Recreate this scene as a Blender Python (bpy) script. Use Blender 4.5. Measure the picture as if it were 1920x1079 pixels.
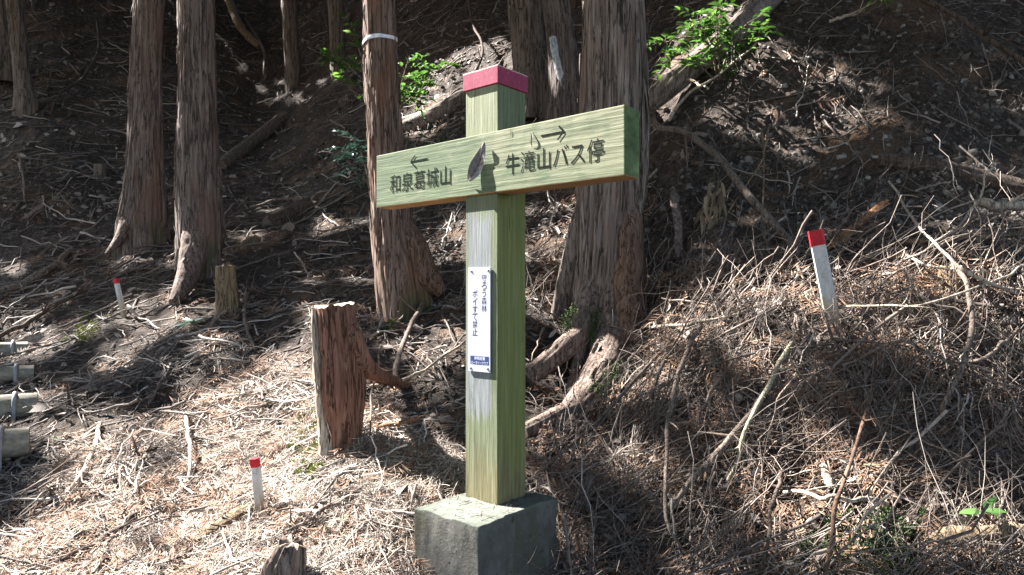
import bpy, math
import numpy as np
from mathutils import Vector, Matrix

for o in list(bpy.data.objects):
    bpy.data.objects.remove(o)
SC = bpy.context.scene
COL = SC.collection
rng = np.random.default_rng(7)

# ------------------------------------------------------------------ camera
F = 1293.0
ZC = 1.45
PITCH = math.atan(17.5 / F)
cam = bpy.data.cameras.new('camera')
cam.sensor_width = 36.0
cam.lens = F / 1920.0 * 36.0
cam.clip_start = 0.05
cam.clip_end = 400.0
camo = bpy.data.objects.new('camera', cam)
camo.location = (0, 0, ZC)
camo.rotation_euler = (math.pi / 2 + PITCH, 0, 0)
COL.objects.link(camo)
SC.camera = camo

# ------------------------------------------------------------------ sky, sun, exposure
SUN_EL = math.radians(45)
SUN_H = np.array([-0.90, 0.436]); SUN_H /= np.linalg.norm(SUN_H)
SUN = np.array([SUN_H[0] * math.cos(SUN_EL), SUN_H[1] * math.cos(SUN_EL), math.sin(SUN_EL)])
world = bpy.data.worlds.new('World')
SC.world = world
world.use_nodes = True
wn = world.node_tree
wn.nodes.clear()
wo = wn.nodes.new('ShaderNodeOutputWorld')
bg = wn.nodes.new('ShaderNodeBackground')
sky = wn.nodes.new('ShaderNodeTexSky')
sky.sky_type = 'NISHITA'
sky.sun_disc = False
sky.sun_elevation = SUN_EL
sky.sun_rotation = math.atan2(SUN_H[0], SUN_H[1])
sky.air_density = 1.0
sky.dust_density = 2.0
bg.inputs['Strength'].default_value = 0.054
wn.links.new(sky.outputs[0], bg.inputs['Color'])
wn.links.new(bg.outputs[0], wo.inputs['Surface'])
sl = bpy.data.lights.new('sun', 'SUN')
sl.energy = 5.0
sl.angle = math.radians(0.5)
sl.color = (1.0, 0.965, 0.92)
so = bpy.data.objects.new('sun', sl)
so.rotation_euler = Vector(SUN).to_track_quat('Z', 'Y').to_euler()
so.location = (-8, 4, 12)
COL.objects.link(so)
SC.view_settings.view_transform = 'Standard'
SC.view_settings.look = 'None'
SC.view_settings.gamma = 1.0
SC.view_settings.exposure = 3.05
SC.cycles.max_bounces = 6
SC.cycles.transparent_max_bounces = 8
SC.cycles.sample_clamp_indirect = 6.0

# ------------------------------------------------------------------ pixel helpers
CP, SP = math.cos(PITCH), math.sin(PITCH)

def ray(px, py):
    dx = (np.asarray(px, float) - 960) / F
    dz = (539.5 - np.asarray(py, float)) / F
    y = CP - dz * SP
    z = SP + dz * CP
    return np.stack([dx / y, np.ones_like(dx / y), z / y], -1)

def at(px, py, Y):
    return ray(px, py) * np.asarray(Y, float)[..., None] + np.array([0, 0, ZC])

def proj(P):
    x = P[..., 0]; y = P[..., 1]; z = P[..., 2] - ZC
    d = y * CP + z * SP
    u = -y * SP + z * CP
    d = np.maximum(d, 1e-3)
    return 960 + F * x / d, 539.5 - F * u / d

# ------------------------------------------------------------------ noise
def vnoise(p, seed=0):
    p = np.asarray(p, float)
    i = np.floor(p).astype(np.int64)
    f = p - i
    f = f * f * (3 - 2 * f)
    def h(ix, iy, iz):
        n = (ix * 374761393 + iy * 668265263 + iz * 2147483647 + seed * 1274126177) & 0xFFFFFFFF
        n = ((n ^ (n >> 13)) * 1274126177) & 0xFFFFFFFF
        n = n ^ (n >> 16)
        return (n & 0xFFFF) / 65535.0
    r = 0
    for a in (0, 1):
        wa = f[..., 0] if a else 1 - f[..., 0]
        for b in (0, 1):
            wb = f[..., 1] if b else 1 - f[..., 1]
            for c in (0, 1):
                wc = f[..., 2] if c else 1 - f[..., 2]
                r = r + wa * wb * wc * h(i[..., 0] + a, i[..., 1] + b, i[..., 2] + c)
    return r * 2 - 1

def fbm(p, seed=0, octv=3):
    r = 0; a = 1.0
    for k in range(octv):
        r = r + a * vnoise(p * (2.03 ** k), seed + k * 17)
        a *= 0.5
    return r

# ------------------------------------------------------------------ mesh builder
class Geo:
    def __init__(self):
        self.v = []; self.q = []; self.t = []; self.n = 0
    def add(self, v, q=None, t=None):
        v = np.asarray(v, float).reshape(-1, 3)
        if q is not None and len(q): self.q.append(np.asarray(q, np.int64).reshape(-1, 4) + self.n)
        if t is not None and len(t): self.t.append(np.asarray(t, np.int64).reshape(-1, 3) + self.n)
        self.v.append(v); self.n += len(v)
    def verts(self):
        return np.concatenate(self.v) if self.v else np.zeros((0, 3))
    def mesh(self, name, origin=(0, 0, 0), smooth=True):
        V = self.verts() - np.asarray(origin, float)
        Q = np.concatenate(self.q) if self.q else np.zeros((0, 4), np.int64)
        T = np.concatenate(self.t) if self.t else np.zeros((0, 3), np.int64)
        me = bpy.data.meshes.new(name)
        me.vertices.add(len(V)); me.vertices.foreach_set('co', V.astype(np.float32).ravel())
        nl = Q.size + T.size
        me.loops.add(nl)
        me.loops.foreach_set('vertex_index', np.concatenate([Q.ravel(), T.ravel()]).astype(np.int32))
        me.polygons.add(len(Q) + len(T))
        st = np.concatenate([np.arange(len(Q)) * 4, Q.size + np.arange(len(T)) * 3]).astype(np.int32)
        me.polygons.foreach_set('loop_start', st)
        me.polygons.foreach_set('use_smooth', np.full(len(Q) + len(T), smooth))
        me.update(calc_edges=True)
        me.validate()
        return me
    def build(self, name, mat, parent=None, origin=(0, 0, 0), smooth=True):
        """Link as ONE mesh object; vertices are in world space, origin becomes the object's place."""
        me = self.mesh(name, origin, smooth)
        me.materials.append(mat)
        o = bpy.data.objects.new(name, me)
        COL.objects.link(o)
        if parent is not None:
            o.parent = parent
            o.location = Vector(origin) - world_loc(parent)
        else:
            o.location = origin
        return o

def world_loc(o):
    l = Vector((0, 0, 0))
    while o is not None:
        l = l + o.location; o = o.parent
    return l

def tag(o, label=None, cat=None, group=None, kind=None):
    if label: o['label'] = label
    if cat: o['category'] = cat
    if group: o['group'] = group
    if kind: o['kind'] = kind
    return o

def empty(name, loc, label, cat, group=None):
    o = bpy.data.objects.new(name, None)
    o.empty_display_size = 0.1
    o.location = loc
    COL.objects.link(o)
    return tag(o, label, cat, group)

def nrm(v):
    return v / np.maximum(np.linalg.norm(v, axis=-1, keepdims=True), 1e-9)

def tubes(geo, P, R, sides=3, caps=False):
    """P [N,K,3] centre lines, R [N,K] radii."""
    P = np.asarray(P, float); R = np.asarray(R, float)
    N, K, _ = P.shape
    T = np.empty_like(P)
    T[:, 1:-1] = P[:, 2:] - P[:, :-2]; T[:, 0] = P[:, 1] - P[:, 0]; T[:, -1] = P[:, -1] - P[:, -2]
    T = nrm(T)
    m = nrm(P[:, -1] - P[:, 0])
    ref = np.cross(m, nrm(np.array([0.31, 0.87, 0.39])[None, :] + 0.2 * m[:, [1, 2, 0]]))
    ref = nrm(ref)[:, None, :]
    A = nrm(ref - T * np.sum(ref * T, -1, keepdims=True))
    B = np.cross(T, A)
    th = np.arange(sides) / sides * 2 * math.pi
    V = P[:, :, None, :] + R[:, :, None, None] * (np.cos(th)[None, None, :, None] * A[:, :, None, :] + np.sin(th)[None, None, :, None] * B[:, :, None, :])
    V = V.reshape(N, K * sides, 3)
    k = np.arange(K - 1)[:, None]; s = np.arange(sides)[None, :]; s2 = (s + 1) % sides
    q = np.stack([k * sides + s, k * sides + s2, (k + 1) * sides + s2, (k + 1) * sides + s], -1).reshape(-1, 4)
    Q = (q[None] + (np.arange(N) * K * sides)[:, None, None]).reshape(-1, 4)
    geo.add(V.reshape(-1, 3), Q)
    if caps:
        for i in range(N):
            for e, kk in ((0, 0), (1, K - 1)):
                ring = V[i, kk * sides:(kk + 1) * sides]
                c = P[i, kk]
                vv = np.concatenate([ring, [c]])
                idx = np.arange(sides)
                tt = np.stack([idx, (idx + 1) % sides, np.full(sides, sides)], -1)
                if e == 0: tt = tt[:, ::-1]
                geo.add(vv, None, tt)

def catmull(P, n):
    P = np.asarray(P, float)
    if len(P) == 2:
        t = np.linspace(0, 1, n)[:, None]
        return P[0] * (1 - t) + P[1] * t
    Q = np.concatenate([[2 * P[0] - P[1]], P, [2 * P[-1] - P[-2]]])
    seg = np.linalg.norm(np.diff(P[:, :3], axis=0), axis=1); cs = np.concatenate([[0], np.cumsum(seg)])
    s = np.linspace(0, cs[-1], n)
    k = np.clip(np.searchsorted(cs, s, side='right') - 1, 0, len(P) - 2)
    t = ((s - cs[k]) / np.maximum(seg[k], 1e-9))[:, None]
    a, b, c, d = Q[k], Q[k + 1], Q[k + 2], Q[k + 3]
    return 0.5 * (2 * b + (c - a) * t + (2 * a - 5 * b + 4 * c - d) * t ** 2 + (3 * b - a - 3 * c + d) * t ** 3)

def leaves(geo, base, direc, up, L, W, fold=0.25, droop=0.15):
    """Many pointed leaves; base, direc, up [N,3]; L, W [N]."""
    N = len(base)
    d = nrm(direc); s = nrm(np.cross(d, up)); u = np.cross(s, d)
    L = L[:, None]; W = W[:, None]
    def p(a, b, h): return base + d * L * a + s * W * b + u * (W * h) - np.abs(L) * droop * a * a * np.array([0, 0, 1.0])
    V = np.stack([p(0, 0, 0), p(.3, 0, 0), p(.68, 0, 0), p(1, 0, 0), p(.26, .46, fold), p(.64, .36, fold), p(.26, -.46, fold), p(.64, -.36, fold)], 1)
    o = (np.arange(N) * 8)[:, None]
    q = np.concatenate([o + np.array([1, 2, 5, 4]), o + np.array([2, 1, 6, 7])])
    t = np.concatenate([o + np.array([0, 1, 4]), o + np.array([2, 3, 5]), o + np.array([1, 0, 6]), o + np.array([3, 2, 7])])
    geo.add(V.reshape(-1, 3), q, t)

# ------------------------------------------------------------------ materials
class NT:
    def __init__(self, name):
        self.m = bpy.data.materials.new(name); self.m.use_nodes = True
        self.t = self.m.node_tree; self.t.nodes.clear()
        self.out = self.n('ShaderNodeOutputMaterial')
        self.b = self.n('ShaderNodeBsdfPrincipled')
        self.l(self.b.outputs[0], self.out.inputs['Surface'])
        self.b.inputs['Roughness'].default_value = 0.85
        self.b.inputs['Specular IOR Level'].default_value = 0.25
    def n(self, k, **kw):
        x = self.t.nodes.new(k)
        for a, v in kw.items(): setattr(x, a, v)
        return x
    def l(self, a, b): self.t.links.new(a, b)
    def coord(self, scale=(1, 1, 1), kind='Object'):
        c = self.n('ShaderNodeTexCoord'); m = self.n('ShaderNodeMapping')
        m.inputs['Scale'].default_value = scale
        self.l(c.outputs[kind], m.inputs['Vector'])
        return m.outputs[0]
    def noise(self, vec, scale=5, detail=6, rough=0.6, dist=0.0):
        x = self.n('ShaderNodeTexNoise')
        x.inputs['Scale'].default_value = scale; x.inputs['Detail'].default_value = detail
        x.inputs['Roughness'].default_value = rough; x.inputs['Distortion'].default_value = dist
        if vec is not None: self.l(vec, x.inputs['Vector'])
        return x.outputs['Fac']
    def ramp(self, fac, stops):
        r = self.n('ShaderNodeValToRGB')
        e = r.color_ramp.elements
        while len(e) < len(stops): e.new(0.5)
        for x, (p, c) in zip(e, stops):
            x.position = p
            x.color = (*c, 1) if len(c) == 3 else c
        self.l(fac, r.inputs[0])
        return r.outputs[0]
    def step(self, fac, a, b):
        r = self.n('ShaderNodeMapRange'); r.interpolation_type = 'SMOOTHSTEP'
        r.inputs['From Min'].default_value = a; r.inputs['From Max'].default_value = b
        self.l(fac, r.inputs['Value'])
        return r.outputs[0]
    def mix(self, f, a, b, blend='MIX'):
        x = self.n('ShaderNodeMix'); x.data_type = 'RGBA'; x.blend_type = blend
        for s, v in ((0, f), (6, a), (7, b)):
            if isinstance(v, (int, float)): x.inputs[s].default_value = v
            elif isinstance(v, tuple): x.inputs[s].default_value = (*v, 1)
            else: self.l(v, x.inputs[s])
        return x.outputs[2]
    def math(self, op, a, b=0.5):
        x = self.n('ShaderNodeMath', operation=op)
        for s, v in ((0, a), (1, b)):
            if isinstance(v, (int, float)): x.inputs[s].default_value = v
            else: self.l(v, x.inputs[s])
        return x.outputs[0]
    def color(self, c):
        if isinstance(c, tuple): self.b.inputs['Base Color'].default_value = (*c, 1)
        else: self.l(c, self.b.inputs['Base Color'])
    def bump(self, h, strength=0.5, dist=0.01):
        x = self.n('ShaderNodeBump'); x.inputs['Strength'].default_value = strength; x.inputs['Distance'].default_value = dist
        self.l(h, x.inputs['Height']); self.l(x.outputs[0], self.b.inputs['Normal'])
    def island(self):
        return self.n('ShaderNodeNewGeometry').outputs['Random Per Island']
    def sep(self, vec):
        s = self.n('ShaderNodeSeparateXYZ'); self.l(vec, s.inputs[0]); return s.outputs

def mat_bark(name, dark, mid, light, moss=None, ws=1.0, red=None):
    k = NT(name)
    v = k.coord((1, 1, 0.07))
    n1 = k.noise(v, 38 * ws, 8, 0.65)
    n2 = k.noise(k.coord((1, 1, 0.25)), 5, 4)
    n3 = k.noise(k.coord((1, 1, 0.12)), 110 * ws, 4)
    c = k.ramp(n1, [(0.28, dark), (0.48, mid), (0.72, light)])
    c = k.mix(k.math('MULTIPLY', n3, 0.5), c, mid, 'MIX')
    n4 = k.noise(k.coord((1, 1, 0.06)), 24 * ws, 5, .6, .3)
    ck = k.step(k.math('ABSOLUTE', k.math('SUBTRACT', n4, .5)), .035, .005)
    c = k.mix(k.math('MULTIPLY', ck, .85), c, tuple(x * .45 for x in dark))
    if red: c = k.mix(k.step(n2, 0.5, 0.66), c, red)
    if moss:
        z = k.sep(k.coord())[2]
        mk = k.math('MULTIPLY', k.step(n2, 0.5, 0.62), k.step(z, moss[1], 0.0))
        c = k.mix(mk, c, moss[0])
    k.color(c)
    k.bump(k.math('ADD', n1, k.math('MULTIPLY', n3, 0.4)), 0.8, 0.009)
    k.b.inputs['Roughness'].default_value = 0.9
    return k.m

def mat_island(name, stops, rough=0.8, spec=0.3, bump=None, trans=0.0, noise_mix=0.25):
    k = NT(name)
    c = k.ramp(k.island(), stops)
    n = k.noise(k.coord(), 60, 3)
    c = k.mix(noise_mix, c, k.ramp(n, [(0.3, tuple(x * .5 for x in stops[0][1])), (0.7, stops[-1][1])]), 'MIX')
    k.color(c)
    k.b.inputs['Roughness'].default_value = rough
    k.b.inputs['Specular IOR Level'].default_value = spec
    if trans:
        tr = k.n('ShaderNodeBsdfTranslucent'); k.l(c, tr.inputs['Color'])
        ms = k.n('ShaderNodeMixShader'); ms.inputs[0].default_value = trans
        k.l(k.b.outputs[0], ms.inputs[1]); k.l(tr.outputs[0], ms.inputs[2]); k.l(ms.outputs[0], k.out.inputs['Surface'])
    if bump: k.bump(k.noise(k.coord(), bump, 4), 0.6, 0.004)
    return k.m

M = {}
M['bark_grey'] = mat_bark('bark_grey', (.036, .026, .022), (.165, .128, .11), (.33, .27, .235), ((.06, .08, .035), 0.25), 1.0, (.165, .105, .08))
M['bark_old'] = mat_bark('bark_old', (.042, .03, .024), (.2, .155, .128), (.38, .31, .265), ((.07, .095, .045), 0.2), .8, (.2, .135, .105))
M['bark_brown'] = mat_bark('bark_brown', (.04, .025, .018), (.185, .125, .095), (.33, .25, .21), ((.05, .08, .03), 0.35), 1.0, (.19, .1, .066))
M['bark_far'] = mat_bark('bark_far', (.045, .036, .03), (.17, .132, .11), (.28, .23, .2))
M['bark_lichen'] = mat_bark('bark_lichen', (.04, .03, .026), (.12, .095, .085), (.24, .2, .18))
k = NT('bark_lichen_patch')
k.color(k.ramp(k.noise(k.coord((1, 1, .4)), 30, 5), [(.35, (.2, .2, .2)), (.6, (.5, .54, .58))])); M['lichen'] = k.m
M['root_wood'] = mat_bark('root_wood', (.045, .03, .024), (.16, .116, .094), (.32, .255, .215), None, 1.3)
M['root_red'] = mat_bark('root_red', (.04, .022, .015), (.15, .09, .062), (.26, .18, .13), None, 1.2)
M['log'] = mat_bark('log_bark', (.06, .046, .038), (.19, .15, .128), (.34, .29, .25))
M['stump'] = mat_bark('stump_wood', (.045, .02, .013), (.19, .092, .064), (.33, .19, .14), None, 1.2)
k = NT('cut_wood'); k.color(k.ramp(k.noise(k.coord(), 40, 5), [(.3, (.25, .18, .11)), (.7, (.62, .52, .38))])); M['cut'] = k.m

# soil of the slope
k = NT('soil')
v = k.coord()
a = k.noise(v, 2.2, 6, .6); b = k.noise(v, 22, 8, .7); c3 = k.noise(v, 90, 5, .7)
c = k.ramp(b, [(.3, (.022, .016, .013)), (.5, (.058, .044, .036)), (.7, (.135, .105, .087))])
c = k.mix(k.step(a, .52, .68), c, k.ramp(c3, [(.35, (.07, .042, .026)), (.65, (.2, .13, .085))]))
vo = k.n('ShaderNodeTexVoronoi'); vo.inputs['Scale'].default_value = 45; k.l(v, vo.inputs['Vector'])
sp = k.math('MULTIPLY', k.math('LESS_THAN', vo.outputs['Distance'], .2), k.math('GREATER_THAN', k.noise(v, 14, 2), .56))
c = k.mix(k.math('MULTIPLY', sp, .6), c, (.22, .2, .18))
k.color(c)
k.bump(k.math('ADD', b, k.math('MULTIPLY', c3, .5)), 1.0, .03)
k.b.inputs['Roughness'].default_value = .95
M['soil'] = k.m
k = NT('trail_soil'); k.color(k.ramp(k.noise(k.coord(), 6, 6), [(.3, (.07, .05, .035)), (.7, (.2, .15, .1))])); M['trail'] = k.m

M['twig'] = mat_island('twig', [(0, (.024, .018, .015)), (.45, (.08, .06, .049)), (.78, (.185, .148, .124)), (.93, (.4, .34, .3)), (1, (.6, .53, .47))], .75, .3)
M['brush'] = mat_island('brush_twig', [(0, (.022, .015, .012)), (.48, (.082, .058, .045)), (.82, (.175, .13, .105)), (.95, (.36, .295, .25)), (1, (.52, .45, .39))], .75, .3)
M['litter'] = mat_island('sunlit_straw', [(0, (.05, .036, .029)), (.3, (.16, .12, .096)), (.6, (.4, .325, .27)), (1, (.74, .66, .58))], .7, .3)  # pale twig colours whitened further, sun glare put into the tone
M['needle'] = mat_island('dry_needles', [(0, (.07, .036, .022)), (.4, (.2, .105, .06)), (.8, (.33, .19, .115)), (1, (.5, .36, .26))], .7, .3, None, .15)
M['flake'] = mat_island('bark_flakes', [(0, (.035, .025, .02)), (.55, (.12, .09, .072)), (.88, (.26, .21, .18)), (1, (.55, .5, .46))], .75, .35)
M['clod'] = mat_island('clods', [(0, (.03, .025, .022)), (.6, (.085, .07, .06)), (.9, (.19, .17, .15)), (1, (.36, .34, .31))], .9, .2, 60)
M['stick'] = mat_bark('stick_bark', (.05, .036, .028), (.17, .13, .105), (.34, .28, .235), None, 1.6)
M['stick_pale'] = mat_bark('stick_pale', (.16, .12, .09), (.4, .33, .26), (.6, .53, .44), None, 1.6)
M['stick_dark'] = mat_bark('stick_dark', (.028, .02, .016), (.085, .062, .05), (.19, .145, .115), None, 1.6)
M['stick_green'] = mat_bark('stick_green', (.22, .19, .13), (.3, .27, .19), (.38, .35, .26), None, 1.6)
M['splint'] = mat_bark('split_wood', (.1, .045, .022), (.28, .14, .07), (.42, .25, .14), None, 1.6)
M['decay'] = mat_bark('decayed_wood', (.05, .036, .022), (.2, .14, .085), (.33, .25, .17), None, 1.5)
M['leaf_bright'] = mat_island('leaf_bright', [(0, (.025, .07, .012)), (.35, (.05, .125, .02)), (.75, (.09, .2, .035)), (1, (.17, .27, .06))], .45, .4, None, .45, .1)
M['leaf_mid'] = mat_island('leaf_mid', [(0, (.03, .075, .02)), (.6, (.055, .13, .03)), (1, (.1, .2, .05))], .4, .5, None, .35, .1)
M['leaf_blue'] = mat_island('leaf_blue', [(0, (.02, .055, .04)), (.6, (.04, .09, .065)), (1, (.07, .14, .105))], .3, .6, None, .15, .1)
M['canopy'] = mat_island('canopy_leaf', [(0, (.02, .04, .014)), (1, (.04, .075, .025))], .7, .3)
M['moss'] = mat_island('moss', [(0, (.06, .085, .02)), (.6, (.14, .17, .04)), (1, (.24, .25, .07))], .9, .1, None, .2)
M['moss_dark'] = mat_island('moss_dark', [(0, (.035, .06, .025)), (.6, (.07, .105, .04)), (1, (.12, .16, .07))], .9, .1)
M['dryleaf'] = mat_island('dry_leaf', [(0, (.2, .14, .08)), (.6, (.38, .29, .18)), (1, (.52, .43, .3))], .7, .3, None, .25)
k = NT('dead_leaf_grey'); k.color(k.ramp(k.noise(k.coord(), 40, 4), [(.3, (.16, .14, .135)), (.7, (.27, .24, .24))])); k.b.inputs['Roughness'].default_value = .38; k.b.inputs['Specular IOR Level'].default_value = .6; M['deadleaf'] = k.m
k = NT('dead_leaf_vein'); k.color((.05, .042, .04)); M['vein'] = k.m

# ------------------------------------------------------------------ the slope
COLS = {
 -700: [(1079,2.4),(950,3.0),(850,3.6),(760,4.2),(700,4.9),(640,5.6),(540,6.8),(450,8.0),(380,8.4),(330,8.8),(200,10.6),(60,12.8),(-150,16)],
 60:   [(1079,2.4),(950,2.9),(872,3.25),(790,3.75),(714,4.35),(664,4.85),(540,5.8),(450,6.8),(415,7.3),(340,7.5),(200,9.3),(60,11),(-150,13.5)],
 300:  [(1079,2.35),(950,2.75),(850,3.15),(750,3.7),(650,4.4),(550,5.4),(450,6.6),(350,8.0),(250,9.3),(150,10.6),(0,12.6),(-150,15)],
 500:  [(1079,2.3),(950,2.7),(850,3.1),(750,3.6),(650,4.3),(550,5.2),(450,6.5),(350,8.2),(220,11.2),(100,12.6),(0,14),(-150,16.5)],
 700:  [(1079,2.25),(950,2.6),(850,2.95),(750,3.35),(650,4.0),(600,4.5),(500,5.5),(400,6.6),(300,7.8),(200,9.0),(100,10.3),(0,12),(-150,14.5)],
 900:  [(1180,2.2),(1060,2.4),(940,2.66),(850,2.95),(750,3.4),(650,4.0),(560,4.6),(480,5.2),(400,5.8),(300,6.6),(200,7.4),(130,8.2),(0,9.5),(-150,11.5)],
 1100: [(1130,2.4),(970,2.7),(860,3.1),(800,3.45),(750,3.8),(690,4.2),(620,4.5),(500,4.85),(400,5.2),(300,5.9),(200,6.6),(100,7.5),(0,8.6),(-150,10)],
 1300: [(1079,2.35),(950,2.6),(850,2.8),(750,3.0),(650,3.3),(560,3.65),(490,4.0),(440,4.4),(300,4.75),(200,5.1),(100,5.7),(0,6.5),(-150,7.8)],
 1500: [(1079,2.25),(950,2.4),(900,2.6),(800,2.75),(700,2.92),(600,3.1),(520,3.45),(470,3.9),(430,4.15),(300,4.5),(200,4.75),(100,5.1),(0,5.6),(-150,6.5)],
 1750: [(1079,2.1),(950,2.25),(915,2.45),(800,2.6),(700,2.75),(600,2.9),(500,3.2),(450,3.55),(420,3.8),(300,4.1),(200,4.35),(100,4.65),(0,5.1),(-150,5.9)],
 2600: [(1079,2.0),(950,2.15),(915,2.35),(800,2.5),(700,2.65),(600,2.8),(500,3.1),(450,3.4),(420,3.6),(300,3.9),(200,4.1),(100,4.4),(0,4.9),(-150,5.6)],
}
CA = np.array([(c - 960) / F for c in COLS])
YS = np.concatenate([np.linspace(-2, 1.9, 30)[:-1], np.geomspace(1.9, 40, 500)])
PROF = []
for c, lst in COLS.items():
    ys = [-2, 0.6, 1.3]; zs = [0.22, 0.30, 0.40]
    for py, Y in lst:
        ys.append(Y); zs.append(float(at(c, py, Y)[2]))
    s = (zs[-1] - zs[-2]) / (ys[-1] - ys[-2])
    ys.append(60); zs.append(zs[-1] + s * .9 * (60 - ys[-2]))
    z = np.interp(YS, ys, zs)
    kz = np.ones(5) / 5
    z = np.convolve(np.pad(z, 2, mode='edge'), kz, 'valid')
    PROF.append(z)
PROF = np.array(PROF)
AG = np.linspace(CA[0], CA[-1], 500)
PG = np.empty((500, len(YS)))
for j in range(len(YS)):
    PG[:, j] = np.interp(AG, CA, PROF[:, j])
kk = np.hanning(21); kk /= kk.sum()
PG = np.apply_along_axis(lambda m: np.convolve(np.pad(m, 10, mode='edge'), kk, 'valid'), 0, PG)

def H(x, y):
    x = np.asarray(x, float); y = np.asarray(y, float)
    a = np.clip(x / np.maximum(y, .9), AG[0], AG[-1])
    fa = (a - AG[0]) / (AG[-1] - AG[0]) * (len(AG) - 1)
    ia = np.clip(fa.astype(int), 0, len(AG) - 2); fa = fa - ia
    fy = np.interp(y, YS, np.arange(len(YS)))
    iy = np.clip(fy.astype(int), 0, len(YS) - 2); fy = fy - iy
    return (PG[ia, iy] * (1 - fa) * (1 - fy) + PG[ia + 1, iy] * fa * (1 - fy) + PG[ia, iy + 1] * (1 - fa) * fy + PG[ia + 1, iy + 1] * fa * fy)

def Hn(x, y, e=.04):
    dx = (H(x + e, y) - H(x - e, y)) / (2 * e); dy = (H(x, y + e) - H(x, y - e)) / (2 * e)
    return nrm(np.stack([-dx, -dy, np.ones_like(dx)], -1))

# first hit of every pixel ray with the slope, on a coarse raster
RX = np.arange(-400, 2321, 10.0); RY = np.arange(-140, 1241, 8.0)
YM = np.geomspace(1.2, 26, 420)
DM = np.empty((len(RY), len(RX)))
for i, px in enumerate(RX):
    a = (px - 960) / F
    zz = H(a * YM, YM)
    pyv = proj(np.stack([a * YM, YM, zz], -1))[1]
    run = np.minimum.accumulate(pyv)
    DM[:, i] = np.interp(-RY, -run, YM)

def hitY(px, py):
    fx = np.clip((np.asarray(px, float) - RX[0]) / 10, 0, len(RX) - 1.001); fy = np.clip((np.asarray(py, float) - RY[0]) / 8, 0, len(RY) - 1.001)
    ix = fx.astype(int); iy = fy.astype(int); fx = fx - ix; fy = fy - iy
    return (DM[iy, ix] * (1 - fx) + DM[iy, ix + 1] * fx) * (1 - fy) + (DM[iy + 1, ix] * (1 - fx) + DM[iy + 1, ix + 1] * fx) * fy

def hit(px, py, lift=0.0):
    Y = hitY(px, py)
    return at(px, py, Y - np.asarray(lift, float))

def relief(P, n):
    big = .05 * fbm(P * 1.6, 3, 2)
    med = .022 * fbm(P * 6.5, 5, 2)
    sm = .011 * fbm(P * 24, 9, 2)
    calm = 1 - .8 * np.exp(-((P[..., 0] - .02) ** 2 + (P[..., 1] - 2.3) ** 2) / .2)
    return P + n * ((big + med) * calm + sm)[..., None]

na, ny = 760, 560
aa = np.concatenate([np.linspace(-1.75, -.86, 40)[:-1], np.linspace(-.86, .86, na - 80), np.linspace(.86, 1.6, 42)[1:]])
yy = np.concatenate([np.linspace(.3, 1.6, 30)[:-1], np.geomspace(1.6, 32, ny - 29)])
GA, GY = np.meshgrid(aa, yy, indexing='ij')
GP = np.stack([GA * GY, GY, H(GA * GY, GY)], -1)
GN = Hn(GP[..., 0], GP[..., 1])
GPd = relief(GP, GN)
g = Geo()
ni, nj = GA.shape
ii, jj = np.meshgrid(np.arange(ni - 1), np.arange(nj - 1), indexing='ij')
q = np.stack([ii * nj + jj, (ii + 1) * nj + jj, (ii + 1) * nj + jj + 1, ii * nj + jj + 1], -1).reshape(-1, 4)
g.add(GPd.reshape(-1, 3), q)
tag(g.build('hillside', M['soil']), 'steep dark forest slope littered with twigs', 'hillside', kind='structure')
g = Geo()
gx, gy = np.meshgrid(np.linspace(-40, 40, 60), np.linspace(-40, 1.2, 40), indexing='ij')
gz = .22 + .0 * gx - .25 * np.maximum(-1.0 - gy, 0) * .5 + .03 * vnoise(np.stack([gx, gy, gx * 0], -1))
i2, j2 = np.meshgrid(np.arange(59), np.arange(39), indexing='ij')
g.add(np.stack([gx, gy, gz], -1).reshape(-1, 3), np.stack([i2 * 40 + j2, (i2 + 1) * 40 + j2, (i2 + 1) * 40 + j2 + 1, i2 * 40 + j2 + 1], -1).reshape(-1, 4))
tag(g.build('ground', M['trail']), 'bare trail ground falling away behind the viewer', 'ground', kind='structure')

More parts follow.
